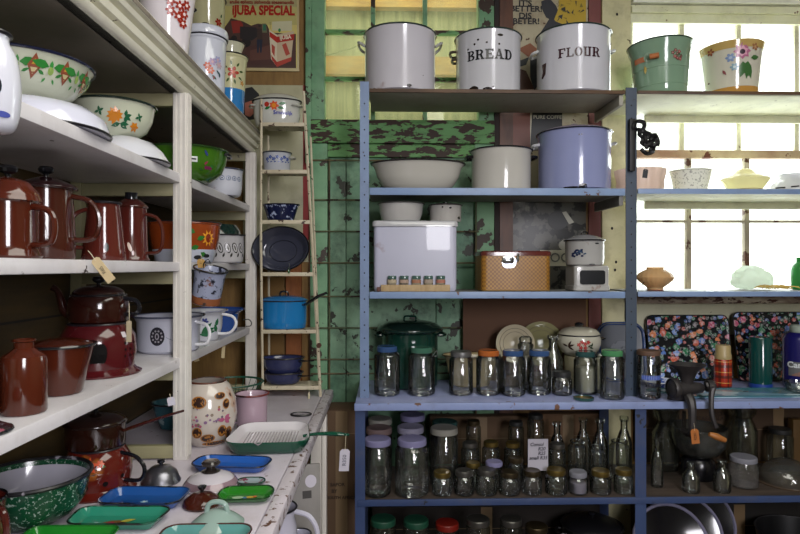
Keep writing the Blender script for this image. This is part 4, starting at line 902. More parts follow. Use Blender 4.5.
obj('body',lathe([(0,.0),(.08,.0),(.095,.008),(.112,.04),(.122,.045),(.124,.043),(.115,.036),(.098,.003),(.08,-.004),(0,-.004)],48,.78),enamel('3a3c4a',.03),r)
obj('rim',ring(.123,.044,.003,48,.78),BLK,r); 
bm=nb(); obj('base_ring',ring(.06,.0015,.0015,40,.78),enamel('20222e',0),r)
v=V('enamel_saucepan','bright blue enamel saucepan with lid and black handle on the rack','saucepan',284,ym,tz[4]+.004,[(.088,0),(.092,.004),(.095,.03),(.096,.112),(.098,.116)],enamel('2277b4',.03),DKR,sy=.75)
v.lid([(.098,0),(.1,.004),(.08,.014),(.05,.02),(0,.023)],enamel('2a6aa0',.03),None,None,None)
l=[c for c in v.root.children if c.name.startswith('lid')][0]; obj('knob',tube([(-.018,0,0),(-.015,0,.014),(0,0,.018),(.015,0,.014),(.018,0,0)],.004,8,smooth=5),BLK,l,(0,0,.021))
obj('handle',tube([(.080,-.03,.098),(.11,-.05,.108),(.15,-.078,.135),(.19,-.095,.152)],[.007,.010,.011,.009],8,flat=.6),BLK,v.root)
for i,(dz,lab,rr,hh) in enumerate(((.004,'lower slate blue enamel pan of the two stacked on the rack\'s bottom tier',.082,.045),(.050,'upper slate blue enamel pan of the two stacked on the rack\'s bottom tier',.086,.062))):
    v=V('enamel_saucepan',lab,'saucepan',283,ym,tz[5]+dz,[(rr*.75,0),(rr*.82,.004),(rr*.95,hh*.5),(rr,hh-.003),(rr+.003,hh)],enamel('2e3358',.02),DKR,sy=.72)
    obj('handle',tube([(rr*.85,-.03,hh-.012),(rr+.025,-.04,hh-.010),(rr+.05,-.045,hh-.008)],[.010,.006,.006],8,flat=.5),BLK,v.root)
r=empty('glass_pendant','small green and clear glass drop hanging from the rack\'s fourth tier','ornament',(X(289,2.488),2.488,Zp(270,2.488)))
obj('bead',lathe([(0,-.016),(.005,-.008),(.006,0),(.003,.008),(0,.012)],12),glass('a8d8b0','2c7a4c'),r); obj('wire',tube([(0,0,.012),(.002,0,.02),(0,.002,.028)],.0008,5),plain('6a6a60',.5),r)
# tags
tag_card('cream paper price tag hanging off the front of the middle shelf',X(62,1.17),-0+1.17,zr(.018),.018,.055,'c8b48c',(0,R(-38),0),'R85',.02)
bpy.data.objects['price_tag'].location=(-.560,1.17,zr(.016))
tag_card('small buff tag tied to the rusty marbled mug',X(201,1.77),1.77,Zp(259,1.77),.022,.026,'b08a4c',(0,0,0),'R6',.012)
tag_card('cream tag hanging under the lower shelf beside the white post',X(193,1.95),1.95,Zp(345,1.95),.016,.052,'c8b68c',(0,R(-14),0),'',.02)
tag_card('thin cream tag hanging from the far half of the lower shelf',X(224,2.2),2.2,Zp(341,2.2),.012,.06,'c8b68c',(0,R(4),0),'',.015)
tag_card('white paper tag tied to the handle of the brown saucepan',X(171,1.46),1.455,Zp(396,1.455),.018,.020,'c4c0cc',(0,R(-12),0),'',.008)
tag_card('cream string tag hanging from the kettle handle',X(129,1.42),1.42,Zp(320,1.42),.012,.05,'a89c80',(0,0,0),'',.04)
tag_card('white paper tag marked R350 hanging from the griddle handle',gx+.226,1.815,K_-.010,.030,.066,'b8b4c0',(0,R(3),R(10)),'R350',.040,tc='2a3040')
tag_card('pale string tag dangling from the rack\'s bottom tier',X(309,2.47),2.47,Zp(392,2.47),.008,.028,'b8b090',(0,0,0),'',.05)
# --- beneath the counter
solo('kick_post',box(nb(),-.021,.021,-.02,.02,0,zr(-.578)-.0,.004),M_white,'white square timber post standing past the counter\'s front edge','post',(X(321.5,2.35),2.35,0))
r=empty('crate_lid','grey painted board with round white sticker leaning below the counter edge','board',(X(306,2.0),2.0,.447),(R(-6),0,R(14)))
h_=Zp(466,2.0)-.447
obj('board',box(nb(),-.07,.05,-.006,.006,0,h_,.002),paint('8c8884','7c7874',.1,'3a3430'),r)
bm=nb(); bm.faces.new([bm.verts.new((a,-.0065,b)) for a,b in ell(.018,h_-.055,.019,.021,20)]); obj('sticker',bm,plain('c9c4d0',.5),r)
bm=nb(); bm.faces.new([bm.verts.new((a,-.0066,b)) for a,b in rc(-.01,.02,h_-.11,h_-.085)]); obj('label_plate',bm,plain('3c3836',.5),r)
v=V('enamel_jug','tall white enamel jug with big looped handle on the shelf under the counter','jug',276,1.78,.4455,[(.062,0),(.066,.005),(.066,.12),(.060,.19),(.054,.22),(.060,.245)],enamel('c6c4d4',.03),DKR)
v.loop(-5,.235,.11,.060,.0075,enamel('c6c4d4',0))
v=V('enamel_mug','white enamel mug with looped handle beside the tall jug under the counter','mug',299,1.93,.4455,[(.03,0),(.033,.004),(.035,.06),(.036,.095),(.038,.1)],enamel('bdbcd0',.05),DKR)
v.loop(0,.085,.02,.03,.004,WH2)
def carton(lab,px0,px1,py0,Y,zb,dep,c,text=(),col='2a1c14',ty=0):
    x0,x1=X(px0,Y),X(px1,Y); zt=Zp(py0,Y); w=x1-x0; h=zt-zb
    r=empty('cardboard_box',lab,'box',((x0+x1)/2,Y,zb)); m=plain(c,.85)
    obj('carton',box(nb(),-w/2,w/2,0,dep,0,h,.003),m,r)
    bm=nb(); box(bm,-w/2,w/2,-.0012,-.0002,h-.10,h-.098); box(bm,-.025,.025,-.0014,-.0003,h*.0+.01,h-.004,0); 
    obj('tape',bm,plain('7a6448',.5),r)
    for s,size,u,vv in text: ptext(r,s,size,0,0,lambda a,b:(u*w,vv*h),col,.0006,1,-.0022,'printing')
    return r
carton('brown cardboard carton printed SOUTH AFRICA left of the blue table',325,358,410,2.56,0,.16,'5a4430',(('SAPOR',.020,-.12,.60),('BY',.020,-.22,.565),('SOUTH AFRICA',.018,.0,.53)))
carton('brown cardboard carton at back under the blue table, behind big jars',430,533,417,2.715,zr(-.895)+.0005,.06,'5a4430')
carton('brown cardboard carton at back under the blue table, behind the price card',534,602,415,2.715,zr(-.895)+.0005,.06,'644a32')
carton('brown carton with faded printed lines under right half of blue table',640,738,408,2.715,zr(-.895)+.0005,.06,'4f3d2c',(('SPECIAL',.026,.3,.86),('VINTAGE GLASS',.026,.2,.78),('WITH CARE',.02,-.3,.5)))
carton('dark brown carton at far right under the blue table',742,815,410,2.715,zr(-.895)+.0005,.06,'42301f')
# ================================================================== STEEL SHELVES CONTENTS
S1,S2,S3,TB,L1,L2=zr(.7135),zr(.3175),zr(-.0985),zr(-.5205),zr(-.8935),zr(-1.2785)
GRIM=enamel('2a3a36',0)
def stock(kind,lab,cat,px,Y,z,r,h,m,rim=GRIM,taper=.0,flare=.004,**k):
    rb=r-taper
    return V(kind,lab,cat,px,Y,z,[(rb-.008,0),(rb-.001,.005),(rb,.014),(r,h-.012),(r+flare,h)],m,rim,rimw=.0035,**k)
v=stock('stock_pot','large plain white enamel stock pot on top shelf, left of the bread bin','pot',400,2.54,S1,.149,.260,enamel('c6c3cb',.04,scale=6))
for a in (178,2): v.ear(a,.205,.09,.030,.006,enamel('a8a8a4',.2),droop=.025)
v.decal([('241c18',ell(.038,.012,.010,.006)),('241c18',ell(-.115,.008,.007,.005)),('4a423c',ell(.10,.06,.002))],'chips')
v=stock('bread_bin','white enamel bin lettered BREAD in black, dark chips near rim and foot','bin',488,2.54,S1,.136,.250,enamel('c6c6cc',.10,scale=12),taper=.002,wall=.003)
v.decal([('1a1c22',[(a,b+.145) for a,b in p]) for p in slab('BREAD',.040,.10)],'lettering',da=3,off=.0016)
bl=[('221814',ell(-.06,.008,.022,.013)),('221814',ell(-.002,.004,.02,.008)),('221814',ell(.05,.222,.012,.005))]
for a,b in ((-.085,.175),(-.055,.19),(-.005,.192),(.045,.185),(-.04,.206),(.02,.012)): bl.append(('221814',ell(a,b,.0042)))
v.decal(bl,'chips'); v.ear(170,.195,.07,.028,.006,enamel('4a4038',.5)); v.ear(172,.165,.05,.02,.006,enamel('4a4038',.5),kind='handle_bracket')
v=stock('flour_bin','white enamel bin lettered FLOUR in maroon, chipped patch on its left side','bin',573,2.54,S1,.151,.266,enamel('c8c8d0',.06,scale=7),wall=.003)
v.decal([('3a1c26',[(a,b+.152) for a,b in p]) for p in slab('FLOUR',.038,.10)],'lettering',da=10,off=.0016)
v.decal([('3a2420',[(-.128,.13),(-.102,.132),(-.108,.11),(-.106,.085),(-.124,.07),(-.132,.075),(-.122,.10)]),('6a5a54',[(-.124,.12),(-.114,.125),(-.118,.105),(-.126,.11)])],'chips',da=-6)
v.ear(172,.20,.07,.03,.006,enamel('c8c8c8',0),droop=-.012); v.ear(6,.20,.07,.03,.006,enamel('c8c8c8',0),droop=.01)
# right of the post, top
v=V('enamel_bucket','sage green enamel bucket with wooden grip and small roses on the top right shelf','bucket',661,2.56,S1,[(.098,0),(.102,.005),(.106,.05),(.108,.052),(.112,.12),(.114,.122),(.118,.19),(.128,.212),(.130,.232),(.132,.236)],enamel('7d9a82',.02),enamel('2c3c34',0),tilt=(R(0),R(-1.5)))
d=[]
for a,b in ((.05,.17),(.062,.18),(.07,.165),(.058,.155),(.078,.175),(.085,.158),(.068,.148),(.08,.145)): d+=flower(a,b,.008,5,random.choice(['7a2a34','9a4a50','6a2430']),'c89a90')
d+=[('3a5a3c',leaf(.06+.01*i,.16,.012,60*i)) for i in range(4)]+[('b89a4a',leaf(-.058,.10,.035,95,.3)),('c8b064',leaf(-.060,.10,.03,80,.3))]
v.decal(d); v.decal([('b06a44',rc(-.115,-.06,.150,.172)),('8aa08a',ell(-.045,.165,.020)),('7a947c',ell(-.045,.165,.014))],'bail_lug',off=.003)
obj('bail_grip',tube([(-.09,-.102,.160),(-.06,-.120,.160)],.011,10,smooth=0),wood('b06a3a','8a4a28',6,(1,1,1)),v.root)
v=V('enamel_bucket','cream and amber tapered enamel bucket with pink poppy posy on the top right shelf','bucket',731,2.56,S1,[(.098,0),(.102,.005),(.107,.04)],enamel('b98a44',.0),None,part='lower_band',tilt=(0,R(-1)))
obj('body',lathe([(.107,.04),(.124,.195),(.130,.225),(.127,.224),(.105,.042)],44),enamel('ccc8b8',.0),v.root); v.p=[(.098,0),(.107,.04),(.124,.195),(.130,.225)]
obj('upper_band',lathe([(.1255,.195),(.1315,.226),(.129,.228),(.1265,.224)],44),enamel('c0a260',.0),v.root)
d=[('b06a8a',leaf(.045,.172,.026,a,.7)) for a in range(0,360,45)]+[('d8a0b4',leaf(.045,.172,.018,a+20,.7)) for a in range(0,360,60)]+[('3a2430',ell(.045,.170,.008))]
d+=flower(.012,.155,.014,6,'7a90b8','a8b8d0')+flower(.022,.125,.012,6,'7fa0b0','c0d0d0')+flower(-.045,.185,.012,5,'8a4a34','c08a5a')+flower(.085,.185,.012,5,'9a6a4a','c09a70')
d+=[('3f6a38',leaf(.06,.14,.055,a,.3)) for a in (-95,-115,-80)]+[('3f6a38',leaf(.045,.14,.05,a,.3)) for a in (-70,-100)]+[('3f6a38',leaf(.07,.15,.03,10,.5)),('8a4a50',leaf(-.01,.12,.02,-60)),('5a3a3a',ell(-.055,.09,.004,.003))]
d=[(c_,[(.045+(x_-.045)*1.35,.150+(y_-.150)*1.3) for x_,y_ in p_]) for c_,p_ in d]
v.decal(d)
# --- second shelf
v=V('enamel_basin','wide oval white enamel wash basin with dark rim on the second shelf','basin',418,2.55,S2,[(.112,0),(.122,.003),(.152,.026),(.174,.062),(.185,.100),(.200,.118)],enamel('bcb9b2',.0),enamel('2c2a2a',0),sy=.66,rimw=.004)
v=stock('stock_pot','white enamel cooking pot with black handles beside the lavender pot','pot',501,2.55,S2,.125,.174,enamel('bbb8b2',.03,scale=7),enamel('1c1e22',0),flare=.006)
v.lid([(.126,.002),(.10,.010),(.05,.014),(0,.015)],enamel('a8a8a8',.1),[(.012,0),(.012,.008),(0,.01)],enamel('8a8a88',0))
for a in (176,4): v.ear(a,.148,.07,.028,.0065,BLK)
obj('price_sticker',box(nb(),.104,.116,-.083,-.082,.06,.09),plain('a8a89a',.7),v.root) if False else None
v=stock('stock_pot','large lavender enamel stock pot with lid and pale handles on the second shelf','pot',574,2.54,S2,.150,.246,enamel('8c93bc',.04,scale=7),enamel('242838',0),flare=.006)
v.lid([(.150,.002),(.146,.008),(.10,.022),(.05,.030),(0,.032)],enamel('9a90a0',.15),[(.016,0),(.018,.006),(.014,.014),(0,.016)],enamel('8a8090',0),enamel('3a4058',0))
v.ear(172,.20,.07,.03,.007,enamel('b8b8c0',0),droop=-.005); v.ear(6,.20,.07,.03,.007,enamel('b8b8c0',0),droop=.012)
v.decal([('181414',ell(.035,.010,.016,.010)),('181414',ell(.005,.004,.05,.004)),('3a3a48',ell(.02,.215,.003)),('3a3a48',ell(.03,.216,.003))],'chips')
v=V('glass_lampshade','pinkish scalloped milk glass lampshade partly behind the steel post','lampshade',640,2.60,S2,[(.060,0),(.085,.006),(.096,.03),(.094,.055),(.100,.08),(.104,.104)],translucent('ecdcd4',.6),None,lobes=14,lamp=.05,n=84)
v=V('planter','white planter pot with fine grey dots on the window shelf','planter',690,2.60,S2,[(.062,0),(.066,.004),(.086,.095),(.090,.1)],speckle('e0e0dc','a8a8a8',120,.60,.3,1),enamel('d0d0c8',0))
v.lid([(.066,0),(.062,.006),(.05,.010),(0,.012)],enamel('d8d8d0',0),z=.1)
v=V('glass_lampshade','cream double cone glass lampshade with stepped top on the window shelf','lampshade',744.5,2.60,S2,[(.052,0),(.056,.003),(.085,.045),(.099,.066),(.094,.072),(.070,.078),(.064,.084),(.046,.088),(.042,.094),(.030,.108),(.016,.114),(0,.115)],translucent('e4dfc0',.6),None,solid=True)
obj('trim_line',ring(.070,.020,.0015),plain('8a7a3c',.4),v.root)
v=V('glass_lampshade','white domed glass lampshade with black mark at the right edge','lampshade',791,2.60,S2,[(.085,0),(.098,.006),(.100,.018),(.085,.045),(.058,.060),(.050,.072),(.048,.088),(.052,.09)],translucent('dfe0e4',.4),None)
v.decal([('2a2a30',[(-.06,.022),(-.02,.020),(-.02,.027),(-.06,.029)]),('2a2a30',[(.0,.022),(.03,.024),(.03,.030),(.0,.028)]),('2a2a30',rc(-.09,.03,.008,.011))],'mark')
# cast iron ornament on the post
cx,cy=X(640,2.37),2.372
IRN=plain('141416',.5,.3)
r=empty('iron_bracket','ornate black cast iron candle bracket clamped to the steel post','bracket',(cx,cy,Zp(138,cy)))
z0=-.0
obj('back_plate',box(nb(),X(630,cy)-cx,X(635.5,cy)-cx,0,.018,Zp(170,cy)-Zp(138,cy),Zp(117,cy)-Zp(138,cy),.003),IRN,r)
def curl(cx_,cz,R0,t0,t1,w,n=18):
    return tube([(cx_+R0*(1-.62*i/n)*math.cos(math.radians(t0+(t1-t0)*i/n)),-.004*math.sin(i),cz+R0*(1-.62*i/n)*math.sin(math.radians(t0+(t1-t0)*i/n))) for i in range(n+1)],w,6,smooth=2)
for a in ((.0,.050,.028,200,-160,.006),(.026,-.004,.030,120,-260,.0065),(.052,.0,.032,150,520,.006),(.038,-.028,.034,200,420,.006),(.012,.018,.02,-60,300,.006),(.052,-.014,.02,-30,300,.007)):
    a=a[:5]+(.0085,)
    obj('scroll',curl(*a),IRN,r)
bm=nb()
for a in ((.01,.035,.011),(.028,-.03,.010),(.012,-.012,.013),(.050,.016,.009),(.062,.016,.010),(.02,-.02,.010),(.0,.03,.010),(.045,-.040,.009),(.035,.012,.011)): 
    for q in bmesh.ops.create_icosphere(bm,subdivisions=2,radius=a[2])['verts']: q.co=Vector((q.co.x+a[0],q.co.y*.6,q.co.z+a[1]))
obj('casting_boss',bm,IRN,r)
tag_card('small dark tag hanging from the iron bracket',X(646,2.365),2.366,Zp(168,2.366),.020,.036,'34363c',(0,R(8),0),'',.022,tc='a0a0a0')
# --- third shelf
bx,by=X(414,2.55),2.53
r=empty('bread_box','large rectangular white enamel bread box with raised lid edge','box',(bx,by,S3))
W_,H_=.338,.262
obj('body',loft(W_,.20,.018,[(.006,0),(.002,.006),(0,.02),(0,H_)],k=4),enamel('b4b5c8',.02,scale=6,rough=.38),r)
obj('lid',loft(W_+.012,.212,.02,[(0,H_+.001),(0,H_+.016),(.006,H_+.024)],k=4),enamel('b4b4b8',.30,scale=14),r)
zb_=S3+H_+.0255
v=V('enamel_bowl','plain white enamel bowl upturned edge chipped, on top of the bread box','bowl',401,2.53,zb_,[(.074,0),(.080,.004),(.090,.035),(.094,.072),(.098,.076)],enamel('b0aeac',.08,scale=12),enamel('4a4a4a',0))
v=V('enamel_pot','small white enamel pot with lid on top of the bread box','pot',445.5,2.53,zb_,[(.062,0),(.066,.005),(.067,.066),(.070,.070)],enamel('b2afab',.12,scale=12),enamel('3a3838',0))
v.lid([(.068,0),(.05,.006),(0,.009)],enamel('8c8a88',.1),[(.010,0),(.010,.006),(0,.008)],BLK); v.decal([('1c1a1a',ell(.02,.055,.006,.004)),('1c1a1a',ell(-.012,.058,.004,.003)),('1c1a1a',ell(.065,.015,.01,.006))],'chips')
rk=empty('spice_rack','pale wooden spice block holding five tiny jars in front of the bread box','rack',(X(415.5,2.415),2.418,S3))
WD=wood('b09872','9a8058',6,(6,1,1),.6)
obj('block',box(nb(),-.139,.139,-.011,.007,0,.027,.0015),WD,rk)
obj('side_peg',box(nb(),-.155,-.140,-.004,.006,0,.018,.001),plain('5a3428',.6),rk)
for i in range(5):
    px=392+i*12.2 if i<5 else 0; xx=X(px,2.415)
    rj=empty('spice_jar',['leftmost','second from left','middle','second from right','rightmost'][i]+' of the five tiny green lidded spice jars on the wooden block','jar',(xx,2.416,S3+.0275),group='spice jars on the wooden block')
    obj('jar_body',lathe([(0,0),(.0165,0),(.018,.003),(.018,.020),(.014,.023),(0,.023)],20,.6),speckle('8a8270','6a6258',20,.55,.25,3),rj)
    obj('paper_label',lathe([(.0184,.007),(.0186,.008),(.0186,.018),(.0184,.019)],20,.6),plain(['a89a80','a08878','9c6a50','98887a','a86a58'][i],.7),rj)
    obj('lid',lathe([(0,.0225),(.0175,.0225),(.018,.024),(.018,.034),(.016,.036),(0,.036)],20,.6),enamel('46605a',0),rj)
# cane hamper tin
hx,hy=X(510.5,2.55),2.53
r=empty('picnic_tin','yellow cane patterned picnic tin with red brown lid and metal clasp','hamper',(hx,hy,S3))
hw,hh=.285,.145
obj('body',loft(hw,.19,.022,[(.004,0),(0,.005),(0,hh)],k=5),weave('bc8a30','7a4e18',120),r)
obj('lid',loft(hw+.008,.198,.024,[(0,hh),(0,hh+.014),(.006,hh+.019)],k=5),enamel('5c2822',.3,scale=14,chipc='a09890'),r)
obj('base_trim',loft(hw+.002,.192,.022,[(.003,.0005),(0,.003),(0,.006)],k=5),plain('8c6a30',.5),r)
c=obj('clasp',loft(.05,.030,.012,[(0,0),(0,.002),(.004,.004)],k=4),plain('c9ccd4',.18,1),r,(-.035,-.0965,hh-.018),(R(90),0,0))
obj('clasp_plate',loft(.058,.050,.02,[(0,0),(0,.0015)],k=4),plain('b9bcc8',.3,.9),r,(-.030,-.0955,hh-.026),(R(90),0,0))
obj('clasp_hinge',tube([(.005,-.099,hh+.008),(.005,-.103,hh-.008),(.004,-.101,hh-.024)],.005,8),plain('c9ccd4',.2,1),r)
# mini stove and pot
r=empty('enamel_stove','small white enamel spirit stove with dark window under the blue flowered pot','stove',(X(585,2.52),2.50,S3))
obj('body',loft(.152,.14,.016,[(.004,0),(0,.004),(0,.02),(.004,.022),(.004,.098),(.010,.104)],k=4),enamel('a9a8a6',.12,scale=12),r)
obj('window',loft(.104,.058,.010,[(0,0),(0,.002)],k=4),plain('17191d',.2),r,(.002,-.0665,.056),(R(90),0,0))
obj('lettering',flat('m',[('7a7c80',[(a,b) for a,b in p]) for p in text_polys('i',.025)],r,1,1,(0,-.0695,.056)).data and nb(),plain('7a7c80'),r) if False else None
v=V('enamel_saucepan','white enamel lidded pot with dark blue flower spray on the small stove','pot',584.5,2.50,S3+.105,[(.070,0),(.076,.004),(.079,.03),(.079,.098),(.083,.104)],enamel('acaba9',.08,scale=10),enamel('1c1e22',0))
v.lid([(.084,0),(.08,.005),(.045,.020),(.02,.026),(0,.027)],enamel('8c8c90',.3),None,None,enamel('1c1e22',0)); 
l=[c for c in v.root.children if c.name.startswith('lid')][0]; obj('knob',tube([(-.014,0,0),(-.010,0,.012),(.010,0,.012),(.014,0,0)],.003,8,smooth=4),BLK,l,(0,0,.024))
v.decal([('1f2848',ell(-.03+random.uniform(-.022,.022),.05+random.uniform(-.014,.014),.0055,.004)) for _ in range(18)]+[('2c4460',leaf(-.04+.012*i,.05,.016,50*i)) for i in range(5)])
v.decal([('22242a',ell(.052,.09,.010,.003)),('22242a',ell(.03,.004,.012,.003))],'chips')
# window shelf bottom
v=V('vase','squat peach ribbed milk glass lamp font on the lower window shelf','vase',655,2.52,S3,[(.030,0),(.032,.012),(.045,.022),(.068,.042),(.073,.056),(.066,.070),(.042,.086),(.033,.09),(.034,.098)],translucent('e0c090',.5),None,lobes=22,lamp=.03,n=88)
obj('base_patch',lathe([(.0305,.0),(.036,.0),(.036,.002),(.0305,.003)],32),plain('7a2c1c',.5),v.root)
obj('wire',tube([(-.062,-.035,.035),(-.075,-.04,.02),(-.088,-.04,.008)],.0015,5),BLK,v.root)
v=V('glass_bottle','bright green glass bottle at the right edge of the window shelf','bottle',800,2.58,S3,[(.030,0),(.033,.004),(.034,.085),(.028,.105),(.014,.12),(.014,.14)],translucent('4fb060',.6),None)
def lump(seed,w,h,d_,n=5):
    random.seed(seed); bm=nb(); bmesh.ops.create_icosphere(bm,subdivisions=4,radius=1)
    from mathutils import noise as N
    for q in bm.verts:
        k_=1+.35*N.noise(q.co*2.3+Vector((seed,0,0))); q.co=Vector((q.co.x*w*k_,q.co.y*d_*k_,max(-.55,q.co.z)*h*k_))
    return bm
r=solo('plastic_bag',lump(3,.085,.06,.05),translucent('dfe6dc',.7,.4),'crumpled clear plastic bag lying on the lower window shelf','bag',(X(752,2.6),2.6,S3+.040))
bm=nb(); random.seed(5)
for i in range(26):
    a,b=random.uniform(-.07,.07),random.uniform(-.02,.02); t_=random.uniform(-.3,.3); tube([(a-.03*math.cos(t_),b,.004+random.uniform(0,.014)),(a,b+.003,.010+random.uniform(0,.012)),(a+.03*math.cos(t_),b+.03*math.sin(t_),.004+random.uniform(0,.014))],.0016,4,bm=bm,smooth=2)
q=solo('raffia',bm,plain('cfb05c',.7),'loose golden raffia strands beside the plastic bag on the window shelf','raffia',(X(776,2.53),2.515,S3)); q['kind']='stuff'
# ================================================================== BLUE TABLE TOP
G1=glass('fcfefd','b4bcba',1.7,.014); G2=glass('fafcfb','a4aeaa',1.6,.012); G3=glass('f6faf8','98a29c',1.3,.010); GD=glass('eef2ee','7c8680',1.1,.008)
LM={'blue':enamel('34507c',.05),'green':enamel('3e6a58',.05),'silver':plain('8c8c8c',.35,.8),'orange':enamel('b0602c',.05),'dark':plain('1f2020',.5),'teal':enamel('2c4c4c',.05),'lgreen':enamel('4c8a5c',.05),'brown':wood('5c4436','3c2a20',8,(1,1,1),.6),
 'white':plain('908da2',.45),'cream':plain('8c8a82',.5),'pink':plain('786462',.5),'gold':plain('7d6a38',.3,.8),'dgold':plain('4c4230',.35,.8),'grey':plain('7a7a84',.5),'lilac':plain('7c799e',.45),'red':plain('74180f',.4),'dgreen':plain('184634',.45),'tin':plain('6a6864',.35,.8)}
def jar(lab,px0,px1,pyt,Y,z,lid='silver',g=G1,kind='glass_jar',group=None,lidh=.016,neck=.80,ribs=0,fill=None,cat='jar',lidr=None):
    px=(px0+px1)/2; r=S(px1-px0,Y)/2; top=Zp(pyt,Y,px); h=top-z
    body=h-(lidh*.7 if lid else 0)
    nr=r*neck; p=[(0,.0),(r*.82,0),(r*.97,h*.03),(r,h*.08),(r,body-max(.28*r,.010)-.012),(r*.93,body-.17*r-.012),(nr,body-.012),(nr,body)]
    root=empty(kind,lab,cat,(X(px,Y),Y,z),group=group)
    inner=[(r*.96,h*.07),(r*.7,h*.055),(0,h*.05)]
    jb=lathe(p,28,lobes=ribs,lamp=.025 if ribs else 0); lathe(inner,28,bm=jb); obj('jar_body',jb,g,root)
    if lid: 
        lr=lidr or nr+.003
        obj('lid',lathe([(0,body-.010),(lr,body-.010),(lr+.001,body-.006),(lr,h-.003),(lr-.003,h),(lr*.8,h-.001),(0,h-.001)],28),LM[lid],root)
    else: obj('rim',ring(nr,body,.0025,24),g,root)
    if fill: obj('contents',lathe([(0,h*.06),(r-.007,h*.06),(r-.007,h*fill[1]),(0,h*fill[1]+.004)],24),fill[0],root)
    return root
Yj=2.455
v=V('stock_pot','dark green enamel stock pot with lid behind the two left glass jars','pot',410,2.645,TB,[(.114,0),(.120,.006),(.122,.05),(.123,.232),(.138,.240),(.142,.244)],enamel('12352c',.02),enamel('0e1c1a',0),rimw=.004)
v.lid([(.143,.002),(.139,.012),(.10,.034),(.05,.042),(0,.044)],enamel('0f211e',.03),None,None,enamel('20342f',0)); l=[c for c in v.root.children if c.name.startswith('lid')][0]
obj('knob',tube([(-.026,0,-.003),(-.024,0,.016),(0,0,.018),(.024,0,.016),(.026,0,-.003)],.004,8,smooth=4),enamel('12352c',0),l,(0,0,.042))
for a in (182,-2): v.ear(a,.225,.09,.035,.0065,enamel('0e2620',0))
jar('large blue lidded glass jar, first from the left on the blue table','374' and 374,400,346,Yj,TB,'blue',group='lidded glass jars along the blue table',neck=.74)
r=jar('large pale green lidded glass jar with wire clip, second from left on the blue table',408,435,347,Yj,TB,'green',group='lidded glass jars along the blue table',neck=.76)
obj('wire_clip',tube([(.042,-.02,.155),(.055,-.02,.175),(.062,-.02,.178),(.062,-.02,.160),(.052,-.02,.158)],.0015,5),LM['silver'],r)
jar('silver lidded glass jar in front of the cream oval dish',449,473,351,Yj,TB,'silver',group='lidded glass jars along the blue table')
jar('orange lidded glass jar on the blue table',476,501,350,Yj,TB,'orange',group='lidded glass jars along the blue table')
jar('blue lidded ribbed glass jar next to the orange lidded jar',501,525,350,Yj-.02,TB,'blue',group='lidded glass jars along the blue table',ribs=12)
jar('blue lidded glass jar with plain sides, beside the low dark lidded jar',527,551,350,Yj,TB,'blue',group='lidded glass jars along the blue table')
jar('short glass jar with dark lid between blue and teal lidded jars',552,572,371,Yj-.02,TB,'dark',group='lidded glass jars along the blue table')
jar('teal lidded glass jar behind the flat lid lying on the table',574,597,351,Yj,TB,'teal',group='lidded glass jars along the blue table',fill=(translucent('a8a898',.2),.62))
jar('light green lidded glass jar just left of the steel post',600,624,350,2.36,TB,'lgreen',group='lidded glass jars along the blue table')
jar('brown lidded glass jar with blue lettered band, right of the steel post',637,660,350,2.36,TB,'brown',neck=.92,lidh=.012); r=bpy.data.objects[[o.name for o in bpy.data.objects if o.get('label','').startswith('brown lidded glass jar')][0]]
pr=S(23,2.36)/2+.0008
def wrapflat(kind,shapes,r,rad,z,a0=-PI/2):
    bm=nb(); cols=[]
    for c_,p in shapes:
        if c_ not in cols: cols.append(c_)
        bm.faces.new([bm.verts.new((rad*math.cos(a0+a/rad),rad*math.sin(a0+a/rad),z+b)) for a,b in p]).material_index=cols.index(c_)
    obj(kind,bm,[plain(c_,.4) for c_ in cols],r,recalc=False)
wrapflat('printed_band',[('3c58b0',rc(-.045+.009*i,-.037+.009*i,-.006,.010)) for i in range(10)]+[('7c8cc8',rc(-.045+.009*i,-.045+.009*i+.003,-.008,.012)) for i in range(10)]+[('1c2030',rc(-.03+.009*i,-.024+.009*i,-.034+(i%2)*.002,-.022)) for i in range(7)],r,pr,.085)
jar('tall rear glass jar between the teal and green lidded jars',594,606,354,2.465,TB,None,G2)
r=empty('screw_cap','green and gold jar lid lying flat at the front edge of the blue table','lid',(X(584,2.335),2.34,TB)); obj('disc',lathe([(0,.003),(.036,.003),(.036,.006)],28),LM['gold'],r); obj('skirt',lathe([(.036,0),(.0395,0),(.040,.009),(.037,.0105),(.036,.006)],28),LM['teal'],r)
def sealed(lab,px,Y,z,h,r,m,lidm,g=G2,kind='glass_bottle'):
    root=empty(kind,lab,'bottle',(X(px,Y),Y,z)); 
    obj('bottle_body',lathe([(0,0),(r*.9,0),(r,.006),(r,h*.55),(r*.6,h*.72),(r*.42,h*.78),(r*.42,h*.94),(r*.36,h*.94),(r*.36,h*.78),(r*.9,h*.52),(r*.9,.01),(0,.008)],26),g,root)
    if lidm: obj('stopper',lathe([(0,h*.92),(r*.5,h*.92),(r*.56,h*.95),(r*.56,h),(0,h)],22),lidm,root)
    return root
def ball(lab,px,Y,z,h,r,lidm,g=G2):
    root=empty('glass_canister',lab,'canister',(X(px,Y),Y,z))
    obj('body',lathe([(0,0),(r*.8,0),(r,h*.2),(r,h*.5),(r*.7,h*.62),(r*.62,h*.66),(r*.9,h*.72),(r*.95,h*.84),(r*.7,h*.88),(r*.66,h*.88),(r*.9,h*.83),(r*.55,h*.66),(r*.9,h*.5),(r*.9,h*.1),(0,h*.06)],28),g,root)
    obj('lid',lathe([(0,h*.875),(r*.76,h*.875),(r*.8,h*.9),(r*.8,h*.96),(r*.5,h),(0,h)],28),lidm or g,root); return root
ball('clear glass canister with glass lid in front of the cream plates',525.5,2.55,TB,.225,.036,None)
sealed('round shouldered glass bottle with black stopper beside the tureen',553,2.54,TB,.230,.042,LM['dark'],G2)
